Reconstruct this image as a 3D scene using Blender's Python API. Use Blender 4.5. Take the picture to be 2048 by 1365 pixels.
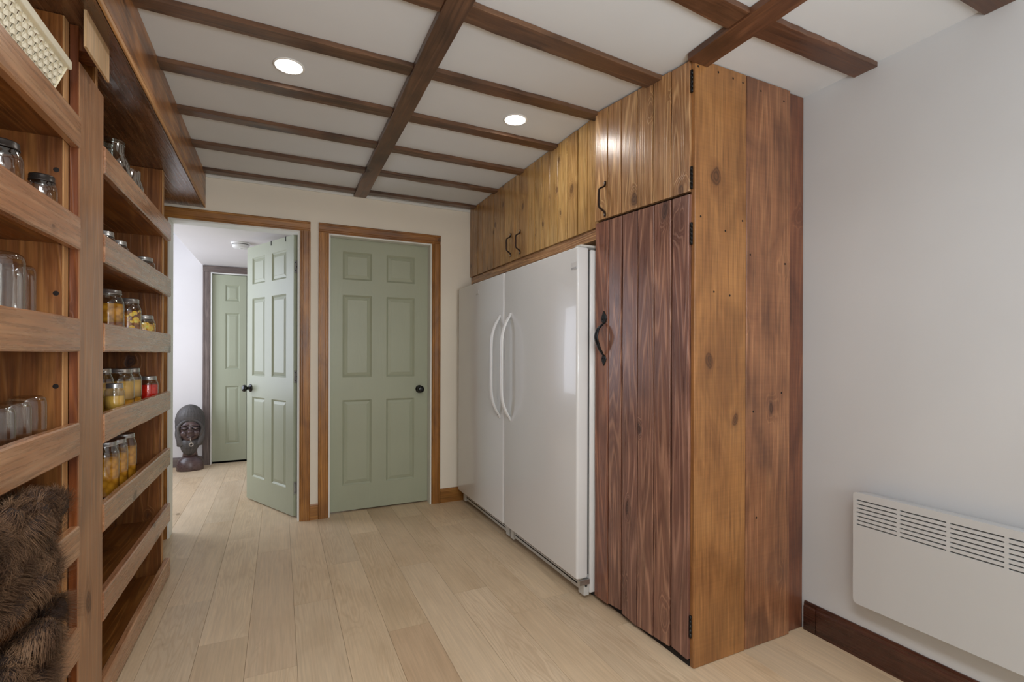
import bpy, bmesh, math, random
import numpy as np
from mathutils import Matrix, Vector, Euler

random.seed(7)
R = math.radians
scene = bpy.context.scene
for o in list(bpy.data.objects):
    bpy.data.objects.remove(o, do_unlink=True)
COL = scene.collection

# ------------------------------------------------------------------ camera
F_PX, YAW, ROLL, HOR, CAM_H = 974.8, 25.46, -0.167, 708.6, 1.179
cam_d = bpy.data.cameras.new('camera')
cam = bpy.data.objects.new('camera', cam_d)
COL.objects.link(cam)
cam_d.sensor_width = 36.0
cam_d.sensor_fit = 'HORIZONTAL'
cam_d.lens = 36.0 * F_PX / 2048
cam_d.shift_y = (HOR - 682.5) / 2048
cam_d.clip_start = 0.05
cam.matrix_world = (Matrix.Translation((0, 0, CAM_H)) @ Matrix.Rotation(R(-YAW), 4, 'Z')
                    @ Matrix.Rotation(R(90), 4, 'X') @ Matrix.Rotation(R(-ROLL), 4, 'Z'))
scene.camera = cam

# ------------------------------------------------------------------ world, lights, exposure
world = bpy.data.worlds.new('world')
scene.world = world
world.use_nodes = True
world.node_tree.nodes['Background'].inputs[0].default_value = (0.75, 0.8, 0.9, 1)
world.node_tree.nodes['Background'].inputs[1].default_value = 0.05
vs = scene.view_settings
vs.view_transform = 'Standard'
vs.look = 'None'
vs.gamma = 1.0
vs.use_curve_mapping = False
vs.exposure = 0.16

LAMP_STRENGTH = 75.0          # emission of each recessed lamp lens


def area_light(name, loc, rot, sx, sy, power, color):
    d = bpy.data.lights.new(name, 'AREA')
    d.shape = 'RECTANGLE'
    d.size, d.size_y, d.energy, d.color = sx, sy, power, color
    o = bpy.data.objects.new(name, d)
    COL.objects.link(o)
    o.location = loc
    o.rotation_euler = rot
    return o


# added cool soft fill behind the photographer, no window is there
area_light('rear_soft_fill', (0.6, -2.3, 1.35), (R(90), 0, 0), 2.3, 1.5, 20, (0.90, 0.95, 1.0))
# added overhead fill for unseen rear lamps, placed to brighten left-facing fronts
area_light('rear_overhead_fill', (-0.10, -0.15, 2.30), (0, R(12), 0), 0.9, 1.2, 46, (0.95, 0.97, 1.0))
# the photographer's flash, bounced off the ceiling behind the camera
area_light('bounced_flash', (0.45, -0.75, 1.25), (R(158), 0, 0), 0.7, 0.7, 28, (0.88, 0.94, 1.0))
# daylight of the side hall, cast by an added area light on its left, out of sight
area_light('hall_daylight', (-1.70, 4.95, 1.45), (R(90), 0, R(-90)), 1.3, 1.5, 29, (0.80, 0.86, 1.0))


# ------------------------------------------------------------------ helpers
def lin(r, g, b, k=1.0):
    def f(c):
        c = c / 255.0
        return c / 12.92 if c <= 0.04045 else ((c + 0.055) / 1.055) ** 2.4
    return (min(1, f(r) * k), min(1, f(g) * k), min(1, f(b) * k), 1.0)


WM = {}


def world_of(o):
    return WM.get(o.name, Matrix.Identity(4))


def link(o, M=None, parent=None):
    COL.objects.link(o)
    M = M or Matrix.Identity(4)
    if parent is not None:
        o.parent = parent
        o.matrix_basis = world_of(parent).inverted() @ M
    else:
        o.matrix_basis = M
    WM[o.name] = M.copy()
    return o


def thing(name, label, cat, loc=(0, 0, 0), group=None, M=None):
    o = bpy.data.objects.new(name, None)
    o.empty_display_size = 0.05
    link(o, M or Matrix.Translation(loc))
    o['label'] = label
    o['category'] = cat
    if group:
        o['group'] = group
    return o


def structure(name, loc=(0, 0, 0), label=None):
    o = bpy.data.objects.new(name, None)
    o.empty_display_size = 0.05
    link(o, Matrix.Translation(loc))
    o['kind'] = 'structure'
    if label:
        o['label'] = label
    return o


def mesh_obj(name, verts, faces, mat, parent=None, M=None, smooth=False):
    me = bpy.data.meshes.new(name)
    me.from_pydata([tuple(v) for v in verts], [], faces)
    me.update()
    if smooth:
        me.polygons.foreach_set('use_smooth', [True] * len(me.polygons))
    o = bpy.data.objects.new(name, me)
    if mat:
        me.materials.append(mat)
    return link(o, M, parent)


def bm_obj(name, bm, mat, parent=None, M=None, smooth=False):
    me = bpy.data.meshes.new(name)
    bmesh.ops.recalc_face_normals(bm, faces=bm.faces[:])
    bm.to_mesh(me)
    bm.free()
    if smooth:
        me.polygons.foreach_set('use_smooth', [True] * len(me.polygons))
    o = bpy.data.objects.new(name, me)
    if mat:
        me.materials.append(mat)
    return link(o, M, parent)


def add_box(bm, x, y, z, bevel=0.0, seg=2):
    r = bmesh.ops.create_cube(bm, size=1.0)
    vs_ = r['verts']
    for v in vs_:
        v.co = Vector((x[0] + (v.co.x + .5) * (x[1] - x[0]), y[0] + (v.co.y + .5) * (y[1] - y[0]),
                       z[0] + (v.co.z + .5) * (z[1] - z[0])))
    if bevel > 0:
        es = list({e for v in vs_ for e in v.link_edges})
        bmesh.ops.bevel(bm, geom=es, offset=bevel, segments=seg, profile=0.5, affect='EDGES')


def box(name, x, y, z, mat, parent=None, bevel=0.0, seg=2, smooth=False):
    """world-space box, origin at its centre"""
    c = Vector(((x[0] + x[1]) / 2, (y[0] + y[1]) / 2, (z[0] + z[1]) / 2))
    bm = bmesh.new()
    add_box(bm, (x[0] - c.x, x[1] - c.x), (y[0] - c.y, y[1] - c.y), (z[0] - c.z, z[1] - c.z), bevel, seg)
    return bm_obj(name, bm, mat, parent, Matrix.Translation(c), smooth)


def axes(center, ux, uy):
    ux = Vector(ux).normalized()
    uz = ux.cross(Vector(uy)).normalized()
    uy = uz.cross(ux).normalized()
    M = Matrix.Identity(4)
    for i in range(3):
        M[i][0], M[i][1], M[i][2], M[i][3] = ux[i], uy[i], uz[i], center[i]
    return M


def board(name, center, L, W, T, ux, uy, mat, parent=None, ch=0.0015, segs=1, rough=0.0, tint=None,
          zfun=None, seed=None, slope=None):
    """a plank; local x = length, y = width, z = thickness; edges may wander by `rough`"""
    rnd = random.Random(seed if seed is not None else random.random())
    M = axes(center, ux, uy)
    sec = [(-W / 2 + ch, -T / 2), (W / 2 - ch, -T / 2), (W / 2, -T / 2 + ch), (W / 2, T / 2 - ch),
           (W / 2 - ch, T / 2), (-W / 2 + ch, T / 2), (-W / 2, T / 2 - ch), (-W / 2, -T / 2 + ch)]
    verts, faces = [], []
    Mi = M.inverted()
    for i in range(segs + 1):
        x = -L / 2 + L * i / segs
        a = rnd.uniform(-1, 1) * rough
        b = rnd.uniform(-1, 1) * rough
        for (y, z) in sec:
            yy = y + (a if y > 0 else b)
            v = Vector((x, yy, z))
            if slope and i in (0, segs):
                w = M @ v
                w.z += slope[0 if w.z < center[2] else 1] * (w.y - center[1])
                v = Mi @ w
            if zfun:
                w = M @ v
                w.z += zfun(w.x, w.y)
                v = Mi @ w
            verts.append(v)
    n = 8
    for i in range(segs):
        for k in range(n):
            k2 = (k + 1) % n
            faces.append((i * n + k, (i + 1) * n + k, (i + 1) * n + k2, i * n + k2))
    faces.append(tuple(range(n)))
    faces.append(tuple(segs * n + k for k in reversed(range(n))))
    o = mesh_obj(name, verts, faces, mat, parent, M)
    if tint:
        o.color = (*tint, 1)
    return o


def profile_board(name, p0, p1, outdir, prof, mat, parent=None, m0=0.0, m1=0.0, tint=None):
    """moulding: runs p0->p1; profile points (across, out); across = up x dir side given by outdir cross"""
    p0, p1 = Vector(p0), Vector(p1)
    ux = (p1 - p0).normalized()
    L = (p1 - p0).length
    uz = Vector(outdir).normalized()
    uy = uz.cross(ux)
    M = axes((p0 + p1) / 2, ux, uy)
    n = len(prof)
    verts = []
    for s_, x, m in ((0, -L / 2, m0), (1, L / 2, m1)):
        for (a, d) in prof:
            verts.append((x + m * a * (1 if s_ == 0 else -1), a, d))
    faces = [(k, (k + 1) % n, n + (k + 1) % n, n + k) for k in range(n)]
    faces.append(tuple(reversed(range(n))))
    faces.append(tuple(n + k for k in range(n)))
    o = mesh_obj(name, verts, faces, mat, parent, M)
    bm = bmesh.new(); bm.from_mesh(o.data); bmesh.ops.recalc_face_normals(bm, faces=bm.faces[:]); bm.to_mesh(o.data); bm.free()
    if tint:
        o.color = (*tint, 1)
    return o


def lathe(name, prof, mat, parent=None, M=None, seg=24, smooth=True, mod=None):
    """revolve (r, z) about local z"""
    verts, faces = [], []
    n = len(prof)
    for k in range(seg):
        a = 2 * math.pi * k / seg
        for j, (r, z) in enumerate(prof):
            rr = r * (mod(a, z) if mod else 1)
            verts.append((rr * math.cos(a), rr * math.sin(a), z))
    for k in range(seg):
        k2 = (k + 1) % seg
        for j in range(n - 1):
            faces.append((k * n + j, k2 * n + j, k2 * n + j + 1, k * n + j + 1))
    me = bpy.data.meshes.new(name)
    me.from_pydata(verts, [], faces)
    bm = bmesh.new()
    bm.from_mesh(me)
    bmesh.ops.remove_doubles(bm, verts=bm.verts[:], dist=1e-5)
    bpy.data.meshes.remove(me)
    return bm_obj(name, bm, mat, parent, M, smooth)


def sweep(name, pts, wa, wb, mat, parent=None, M=None, side=(0, 1, 0), seg=8, taper=None, smooth=True):
    """tube of elliptical section (wa along `side`, wb across) along pts (local coords)"""
    P = [Vector(p) for p in pts]
    side = Vector(side).normalized()
    verts, faces = [], []
    n = len(P)
    for i, p in enumerate(P):
        t = (P[min(i + 1, n - 1)] - P[max(i - 1, 0)]).normalized()
        nrm = t.cross(side).normalized()
        k = taper[i] if taper else 1.0
        for j in range(seg):
            a = 2 * math.pi * j / seg
            verts.append(p + side * (math.cos(a) * wa * k) + nrm * (math.sin(a) * wb * k))
    for i in range(n - 1):
        for j in range(seg):
            j2 = (j + 1) % seg
            faces.append((i * seg + j, i * seg + j2, (i + 1) * seg + j2, (i + 1) * seg + j))
    faces.append(tuple(reversed(range(seg))))
    faces.append(tuple((n - 1) * seg + j for j in range(seg)))
    bm = bmesh.new()
    vv = [bm.verts.new(v) for v in verts]
    for f in faces:
        bm.faces.new([vv[i] for i in f])
    return bm_obj(name, bm, mat, parent, M, smooth)


def smooth_path(pts, n=6):
    """Catmull-Rom resample"""
    P = [Vector(p) for p in pts]
    out = []
    for i in range(len(P) - 1):
        a, b, c, d = P[max(i - 1, 0)], P[i], P[i + 1], P[min(i + 2, len(P) - 1)]
        for k in range(n):
            t = k / n
            out.append(0.5 * ((2 * b) + (c - a) * t + (2 * a - 5 * b + 4 * c - d) * t * t
                              + (3 * b - a - 3 * c + d) * t ** 3))
    out.append(P[-1])
    return out


# ------------------------------------------------------------------ materials
def new_mat(name):
    m = bpy.data.materials.new(name)
    m.use_nodes = True
    nt = m.node_tree
    b = nt.nodes['Principled BSDF']
    return m, nt, b


class G:
    """tiny node-graph helper"""
    def __init__(s, nt):
        s.nt = nt

    def n(s, t, **kw):
        nd = s.nt.nodes.new(t)
        for k, v in kw.items():
            setattr(nd, k, v)
        return nd

    def l(s, a, b):
        s.nt.links.new(a, b)

    def math(s, op, a, b=None, clamp=False):
        nd = s.n('ShaderNodeMath', operation=op)
        nd.use_clamp = clamp
        for i, v in enumerate((a, b)):
            if v is None:
                continue
            if isinstance(v, (int, float)):
                nd.inputs[i].default_value = v
            else:
                s.l(v, nd.inputs[i])
        return nd.outputs[0]

    def vmul(s, v, k):
        nd = s.n('ShaderNodeVectorMath', operation='MULTIPLY')
        s.l(v, nd.inputs[0])
        nd.inputs[1].default_value = k
        return nd.outputs[0]

    def noise(s, v, scale, detail=2, rough=0.5, dist=0.0):
        nd = s.n('ShaderNodeTexNoise')
        s.l(v, nd.inputs['Vector'])
        nd.inputs['Scale'].default_value = scale
        nd.inputs['Detail'].default_value = detail
        nd.inputs['Roughness'].default_value = rough
        nd.inputs['Distortion'].default_value = dist
        return nd.outputs['Fac']

    def rng(s, v, a, b, c, d, smooth=False):
        nd = s.n('ShaderNodeMapRange')
        nd.interpolation_type = 'SMOOTHSTEP' if smooth else 'LINEAR'
        s.l(v, nd.inputs[0])
        for i, k in enumerate((a, b, c, d)):
            nd.inputs[i + 1].default_value = k
        return nd.outputs[0]

    def mix(s, fac, a, b, blend='MIX'):
        nd = s.n('ShaderNodeMix', data_type='RGBA', blend_type=blend)
        if isinstance(fac, (int, float)):
            nd.inputs[0].default_value = fac
        else:
            s.l(fac, nd.inputs[0])
        for i, v in ((6, a), (7, b)):
            if isinstance(v, tuple):
                nd.inputs[i].default_value = v
            else:
                s.l(v, nd.inputs[i])
        return nd.outputs[2]


def wood(name, base, light, dark, ring=0.5, freq=7.0, knots=0.5, blotch=0.5, rough=0.45, fibre=0.25,
         bump=0.25, stretch=(0.55, 7.5, 7.5), coat=0.0, spec=0.5, saw=0.0, kcell=(4.2, 6.0, 6.0)):
    m, nt, b = new_mat(name)
    g = G(nt)
    tc = g.n('ShaderNodeTexCoord')
    oi = g.n('ShaderNodeObjectInfo')
    cmb = g.n('ShaderNodeCombineXYZ')
    for i, k in enumerate((37.0, 53.0, 71.0)):
        g.l(g.math('MULTIPLY', oi.outputs['Random'], k), cmb.inputs[i])
    add = g.n('ShaderNodeVectorMath', operation='ADD')
    g.l(tc.outputs['Object'], add.inputs[0])
    g.l(cmb.outputs[0], add.inputs[1])
    v = add.outputs[0]
    h = g.noise(g.vmul(v, stretch), 1.0, 2.0, 0.4, 0.18)
    vor = g.n('ShaderNodeTexVoronoi')
    vor.feature = 'F1'
    wob = g.n('ShaderNodeTexNoise')
    g.l(g.vmul(v, (9, 22, 22)), wob.inputs['Vector'])
    wob.inputs['Scale'].default_value = 1.0
    wob.inputs['Detail'].default_value = 1.0
    wv = g.n('ShaderNodeVectorMath', operation='MULTIPLY_ADD')
    g.l(wob.outputs['Color'], wv.inputs[0])
    wv.inputs[1].default_value = (0.22, 0.22, 0.22)
    g.l(g.vmul(v, kcell), wv.inputs[2])
    g.l(wv.outputs[0], vor.inputs['Vector'])
    vor.inputs['Scale'].default_value = 1.0
    d = vor.outputs['Distance']
    sep = g.n('ShaderNodeSeparateColor')
    g.l(vor.outputs['Color'], sep.inputs[0])
    sel = g.math('LESS_THAN', sep.outputs[0], knots)
    size = g.math('MULTIPLY_ADD', sep.outputs[1], 0.10)
    nt.nodes[-1].inputs[2].default_value = 0.05
    kraw = g.math('DIVIDE', d, size)
    kn = g.math('MULTIPLY', g.rng(kraw, 0.75, 1.25, 1, 0, True), sel)
    halo = g.math('MULTIPLY', g.rng(kraw, 0.9, 2.6, 1, 0, True), sel)
    h2 = g.math('ADD', h, g.math('MULTIPLY', halo, 0.16))
    s1 = g.math('SINE', g.math('MULTIPLY', h2, freq * 6.283))
    rr = g.rng(s1, -0.2, 1.0, 0, 1)
    rr = g.math('POWER', rr, 3.2)
    s2 = g.math('SINE', g.math('MULTIPLY', h2, freq * 3.1 * 6.283))
    rr2 = g.rng(s2, -1, 1, 0, 1)
    fib = g.noise(g.vmul(v, (5, 120, 120)), 1.0, 3.0, 0.6)
    bl = g.noise(g.vmul(v, (3.0, 5.5, 5.5)), 1.0, 3.0, 0.55, 0.6)
    c = g.mix(g.math('MULTIPLY', rr, ring), base, light)
    c = g.mix(g.math('MULTIPLY', rr2, ring * 0.25), c, light)
    c = g.mix(g.math('MULTIPLY', g.rng(bl, 0.42, 0.72, 0, 1, True), blotch), c, dark)
    c = g.mix(g.math('MULTIPLY', g.rng(bl, 0.25, 0.45, 1, 0, True), blotch * 0.5), c, light)
    c = g.mix(g.math('MULTIPLY', halo, 0.35), c, dark)
    kr = g.rng(g.math('SINE', g.math('MULTIPLY', kraw, 16.0)), -1, 1, 0.55, 0.95)
    mid = g.noise(g.vmul(v, (2.5, 55, 55)), 1.0, 2.0, 0.5)
    c = g.mix(g.math('MULTIPLY', g.rng(mid, 0.52, 0.75, 0, 1, True), blotch * .7), c, dark)
    c = g.mix(g.math('MULTIPLY', kn, kr), c, tuple([x * 0.55 for x in dark[:3]] + [1.0]))
    fm = g.rng(fib, 0.3, 0.7, 1.0 - fibre, 1.0 + fibre)
    if saw > 0:
        sw = g.noise(g.vmul(v, (140, 3, 3)), 1.0, 1.0)
        fm = g.math('MULTIPLY', fm, g.rng(sw, 0.3, 0.7, 1 - saw, 1 + saw))
    vm = g.n('ShaderNodeVectorMath', operation='SCALE')
    g.l(c, vm.inputs[0])
    g.l(fm, vm.inputs['Scale'])
    c = g.mix(1.0, vm.outputs[0], oi.outputs['Color'], 'MULTIPLY')
    g.l(c, b.inputs['Base Color'])
    g.l(g.math('ADD', g.rng(fib, 0.3, 0.7, rough - 0.06, rough + 0.08), g.math('MULTIPLY', kn, 0.1)),
        b.inputs['Roughness'])
    b.inputs['Specular IOR Level'].default_value = spec
    b.inputs['Coat Weight'].default_value = coat
    b.inputs['Coat Roughness'].default_value = 0.25
    bp = g.n('ShaderNodeBump')
    bp.inputs['Strength'].default_value = bump
    bp.inputs['Distance'].default_value = 0.002
    hh = g.math('ADD', g.math('MULTIPLY', rr, 0.5), g.math('MULTIPLY', fib, 0.7))
    hh = g.math('SUBTRACT', hh, kn)
    g.l(hh, bp.inputs['Height'])
    g.l(bp.outputs[0], b.inputs['Normal'])
    return m


def paint(name, col, rough=0.6, bump=0.05, scale=180, vary=0.03, spec=0.3, big=0.0):
    m, nt, b = new_mat(name)
    g = G(nt)
    tc = g.n('ShaderNodeTexCoord')
    v = tc.outputs['Object']
    nz = g.noise(v, scale, 3)
    lo = g.noise(v, 1.7, 3)
    f = g.rng(lo, 0.3, 0.7, 1 - vary, 1 + vary)
    vm = g.n('ShaderNodeVectorMath', operation='SCALE')
    vm.inputs[0].default_value = col[:3]
    g.l(f, vm.inputs['Scale'])
    g.l(vm.outputs[0], b.inputs['Base Color'])
    b.inputs['Roughness'].default_value = rough
    b.inputs['Specular IOR Level'].default_value = spec
    bp = g.n('ShaderNodeBump')
    bp.inputs['Strength'].default_value = bump
    bp.inputs['Distance'].default_value = 0.002
    g.l(nz, bp.inputs['Height'])
    g.l(bp.outputs[0], b.inputs['Normal'])
    return m


def door_paint(name, col):
    """satin paint over embossed wood grain that runs vertically"""
    m, nt, b = new_mat(name)
    g = G(nt)
    tc = g.n('ShaderNodeTexCoord')
    v = tc.outputs['Object']
    h = g.noise(g.vmul(v, (9, 9, 1.1)), 1.0, 2, 0.5, 0.4)
    s1 = g.math('SINE', g.math('MULTIPLY', h, 60))
    nz = g.noise(g.vmul(v, (160, 160, 8)), 1.0, 3)
    lo = g.noise(v, 3, 2)
    vm = g.n('ShaderNodeVectorMath', operation='SCALE')
    vm.inputs[0].default_value = col[:3]
    g.l(g.rng(lo, 0.3, 0.7, 0.97, 1.03), vm.inputs['Scale'])
    g.l(vm.outputs[0], b.inputs['Base Color'])
    b.inputs['Roughness'].default_value = 0.38
    b.inputs['Specular IOR Level'].default_value = 0.45
    bp = g.n('ShaderNodeBump')
    bp.inputs['Strength'].default_value = 0.22
    bp.inputs['Distance'].default_value = 0.001
    g.l(g.math('ADD', g.math('MULTIPLY', s1, 0.35), nz), bp.inputs['Height'])
    g.l(bp.outputs[0], b.inputs['Normal'])
    return m


def plain(name, col, rough=0.4, metal=0.0, spec=0.5, nscale=30, vary=0.06, bump=0.0, coat=0.0, aniso=None):
    m, nt, b = new_mat(name)
    g = G(nt)
    tc = g.n('ShaderNodeTexCoord')
    v = tc.outputs['Object']
    if aniso:
        v = g.vmul(v, aniso)
    nz = g.noise(v, nscale, 3)
    vm = g.n('ShaderNodeVectorMath', operation='SCALE')
    vm.inputs[0].default_value = col[:3]
    g.l(g.rng(nz, 0.3, 0.7, 1 - vary, 1 + vary), vm.inputs['Scale'])
    g.l(vm.outputs[0], b.inputs['Base Color'])
    b.inputs['Roughness'].default_value = rough
    b.inputs['Metallic'].default_value = metal
    b.inputs['Specular IOR Level'].default_value = spec
    b.inputs['Coat Weight'].default_value = coat
    if bump:
        bp = g.n('ShaderNodeBump')
        bp.inputs['Strength'].default_value = bump
        bp.inputs['Distance'].default_value = 0.003
        g.l(nz, bp.inputs['Height'])
        g.l(bp.outputs[0], b.inputs['Normal'])
    return m


def thin_glass(name, tint=(0.97, 0.97, 0.95, 1), gloss=0.11):
    m, nt, b = new_mat(name)
    nt.nodes.remove(b)
    g = G(nt)
    out = nt.nodes['Material Output']
    tr = g.n('ShaderNodeBsdfTransparent')
    tr.inputs[0].default_value = tint
    gl = g.n('ShaderNodeBsdfGlossy')
    gl.inputs['Roughness'].default_value = 0.06
    lw = g.n('ShaderNodeLayerWeight')
    lw.inputs[0].default_value = 0.35
    tc = g.n('ShaderNodeTexCoord')
    nz = g.noise(tc.outputs['Object'], 25, 2)
    bp = g.n('ShaderNodeBump')
    bp.inputs['Strength'].default_value = 0.25
    bp.inputs['Distance'].default_value = 0.002
    g.l(nz, bp.inputs['Height'])
    g.l(bp.outputs[0], gl.inputs['Normal'])
    mx = g.n('ShaderNodeMixShader')
    f = g.math('ADD', g.math('MULTIPLY', lw.outputs['Facing'], 0.5), gloss, clamp=True)
    g.l(f, mx.inputs[0])
    g.l(tr.outputs[0], mx.inputs[1])
    g.l(gl.outputs[0], mx.inputs[2])
    g.l(mx.outputs[0], out.inputs[0])
    return m


def contents_mat(name, c1, c2, scale=60):
    m, nt, b = new_mat(name)
    g = G(nt)
    tc = g.n('ShaderNodeTexCoord')
    vor = g.n('ShaderNodeTexVoronoi')
    g.l(tc.outputs['Object'], vor.inputs['Vector'])
    vor.inputs['Scale'].default_value = scale
    nz = g.noise(tc.outputs['Object'], scale * 0.6, 3)
    f = g.math('ADD', g.math('MULTIPLY', vor.outputs['Distance'], 0.8), g.math('MULTIPLY', nz, 0.5))
    c = g.mix(g.rng(f, 0.25, 0.9, 0, 1), c1, c2)
    g.l(c, b.inputs['Base Color'])
    b.inputs['Roughness'].default_value = 0.25
    b.inputs['Specular IOR Level'].default_value = 0.5
    b.inputs['Subsurface Weight'].default_value = 0.15
    b.inputs['Subsurface Radius'].default_value = (0.01, 0.006, 0.003)
    return m


def emission(name, col, strength):
    m, nt, b = new_mat(name)
    nt.nodes.remove(b)
    g = G(nt)
    e = g.n('ShaderNodeEmission')
    e.inputs[0].default_value = col
    e.inputs[1].default_value = strength
    g.l(e.outputs[0], nt.nodes['Material Output'].inputs[0])
    return m


K = 1.12     # albedo = photographed colour x K (room light level)
MAT = {}
MAT['shelf'] = wood('stained_pine_shelf', lin(140, 84, 36, K), lin(186, 128, 68, K), lin(80, 42, 18, K), ring=.55, freq=12,
                    knots=.5, blotch=.6, rough=.40, bump=.3, coat=.15)
MAT['rail'] = wood('stained_pine_rail', lin(158, 112, 78, K), lin(184, 144, 110, K), lin(116, 76, 50, K), ring=.5, freq=9,
                   knots=.4, blotch=.38, rough=.28, bump=.12, coat=.4)
MAT['post'] = wood('stained_pine_post', lin(150, 106, 72, K), lin(180, 136, 98, K), lin(108, 70, 46, K), ring=.4, freq=7,
                   knots=.25, blotch=.6, rough=.34, bump=.3, coat=.2)
MAT['edge'] = wood('pale_board_edge', lin(178, 132, 84, K), lin(200, 156, 108, K), lin(140, 96, 56, K), ring=.3,
                   knots=.1, blotch=.3, rough=.5)
MAT['soffit'] = wood('varnished_soffit', lin(146, 94, 50, K), lin(196, 146, 90, K), lin(72, 42, 22, K), ring=.4, freq=6,
                     knots=.4, blotch=.95, rough=.34, bump=.15, coat=.15)
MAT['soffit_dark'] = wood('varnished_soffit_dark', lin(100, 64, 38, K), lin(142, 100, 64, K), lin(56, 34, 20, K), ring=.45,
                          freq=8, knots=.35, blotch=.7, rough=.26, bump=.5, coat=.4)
MAT['beam'] = wood('dark_stained_beam', lin(94, 66, 47, K), lin(126, 92, 66, K), lin(50, 34, 25, K), ring=.4, freq=6,
                   knots=.45, blotch=.75, rough=.36, bump=.5, coat=.15)
MAT['golden'] = wood('golden_pine', lin(174, 136, 82, K), lin(204, 170, 114, K), lin(120, 82, 44, K), ring=.55, freq=14,
                     knots=.85, blotch=.5, rough=.30, bump=.3, coat=.3, kcell=(6, 9, 9))
MAT['tan'] = wood('tan_pine', lin(156, 116, 78, K), lin(214, 178, 132, K), lin(104, 70, 44, K), ring=.7, freq=16,
                  knots=.6, blotch=.4, rough=.30, bump=.35, coat=.3, kcell=(5, 8, 8))
MAT['mahogany'] = wood('mahogany_stained_pine', lin(116, 80, 67, K), lin(176, 134, 110, K), lin(72, 44, 36, K), ring=.6,
                       freq=17, knots=.6, blotch=.4, rough=.31, bump=.4, coat=.35, kcell=(3.2, 8, 8))
MAT['side_tan'] = wood('ochre_stained_board', lin(148, 102, 58, K), lin(172, 126, 76, K), lin(100, 62, 34, K), ring=.2,
                       freq=4, knots=.45, blotch=.6, rough=.40, bump=.15, coat=.1, saw=.04)
MAT['side_brown'] = wood('brown_stained_board', lin(130, 87, 60, K), lin(174, 126, 88, K), lin(76, 46, 34, K), ring=.38,
                         freq=12, knots=.8, blotch=.65, rough=.38, bump=.2, coat=.15, saw=.04, kcell=(3.2, 4.5, 4.5))
MAT['casing'] = wood('oak_stained_casing', lin(146, 97, 42, K), lin(178, 128, 64, K), lin(96, 58, 22, K), ring=.4, freq=8,
                     knots=.05, blotch=.6, rough=.36, bump=.1, coat=.1)
MAT['casing_grey'] = wood('grey_stained_casing', lin(104, 92, 88, K), lin(136, 122, 116, K), lin(66, 58, 56, K), ring=.5,
                          freq=8, knots=.2, blotch=.5, rough=.5, bump=.3)
MAT['base_dark'] = wood('dark_mahogany_baseboard', lin(66, 36, 26, K), lin(98, 60, 42, K), lin(38, 18, 13, K), ring=.4,
                        freq=5, knots=.05, blotch=.6, rough=.26, bump=.15, coat=.4)
MAT['floor'] = wood('pale_oak_vinyl', lin(204, 182, 152, 1.12), lin(216, 197, 170, 1.12), lin(172, 146, 115, 1.12), ring=.0,
                    freq=9, knots=.12, blotch=.3, rough=.42, fibre=.09, bump=.04, stretch=(1.0, 9, 9), spec=.35)


def add_floor_grain(m):
    """darker cathedral lines on the pale oak"""
    nt = m.node_tree
    g = G(nt)
    b = nt.nodes['Principled BSDF']
    src = b.inputs['Base Color'].links[0].from_socket
    tc = [n for n in nt.nodes if n.type == 'TEX_COORD'][0]
    oi = [n for n in nt.nodes if n.type == 'OBJECT_INFO'][0]
    cmb = [n for n in nt.nodes if n.type == 'COMBXYZ'][0]
    add = g.n('ShaderNodeVectorMath', operation='ADD')
    g.l(tc.outputs['Object'], add.inputs[0])
    g.l(cmb.outputs[0], add.inputs[1])
    h = g.noise(g.vmul(add.outputs[0], (1.0, 8.5, 8.5)), 1.0, 3, 0.45, 0.25)
    s = g.math('SINE', g.math('MULTIPLY', h, 130))
    s = g.rng(s, -0.2, 1.0, 0, 1)
    region = g.rng(g.noise(g.vmul(add.outputs[0], (1.2, 3, 3)), 1.0, 1), 0.42, 0.62, 0.05, 1, True)
    fac = g.math('MULTIPLY', g.math('MULTIPLY', s, region), 0.24)
    c = g.mix(fac, src, lin(158, 128, 96, 1.2))
    g.l(c, b.inputs['Base Color'])


add_floor_grain(MAT['floor'])
MAT['wall_cream'] = paint('cream_wall_paint', lin(238, 230, 214, 1.0), rough=.7)
MAT['wall_grey'] = paint('cool_white_wall_paint', lin(202, 205, 208, 1.0), rough=.55)
MAT['wall_white'] = paint('hall_white_paint', lin(222, 218, 216, 1.0), rough=.6)
MAT['ceiling'] = paint('ceiling_white', lin(224, 228, 231, 1.0), rough=.8, bump=.03)
MAT['green'] = door_paint('sage_green_door_paint', lin(167, 172, 149, 1.0))
MAT['white_trim'] = paint('white_jamb_paint', lin(226, 226, 220, 1.05), rough=.4)
MAT['appliance'] = plain('white_enamel', lin(226, 228, 229, 1.0), rough=.22, spec=.5, vary=.01, nscale=4, bump=.0, coat=.3)
MAT['appliance_grey'] = plain('grey_white_plastic', lin(200, 200, 196, 1.0), rough=.45, vary=.02)
MAT['appliance_edge'] = plain('grey_door_edge', lin(196, 196, 194, 1.0), rough=.4, vary=.02)
MAT['rubber'] = plain('dark_gasket', lin(60, 60, 60), rough=.7)
MAT['iron'] = plain('black_iron', lin(32, 34, 36), rough=.35, metal=.6, nscale=120, vary=.2, bump=.3)
MAT['bronze'] = plain('oil_rubbed_bronze', lin(58, 44, 38), rough=.3, metal=.8, vary=.2)
MAT['black_knob'] = plain('black_knob_metal', lin(20, 20, 22), rough=.18, metal=.3, spec=.6)
MAT['steel'] = plain('brushed_steel', lin(190, 190, 188), rough=.3, metal=.9, vary=.1)
MAT['lid'] = plain('tin_lid', lin(196, 198, 198), rough=.3, metal=.85, vary=.08, aniso=(1, 1, 20))
MAT['lid_dark'] = plain('dark_lid', lin(60, 54, 50), rough=.35, metal=.6)
MAT['glass'] = thin_glass('clear_jar_glass')
MAT['glass_green'] = thin_glass('frosted_jug_glass', (0.80, 0.84, 0.80, 1), .45)
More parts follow.
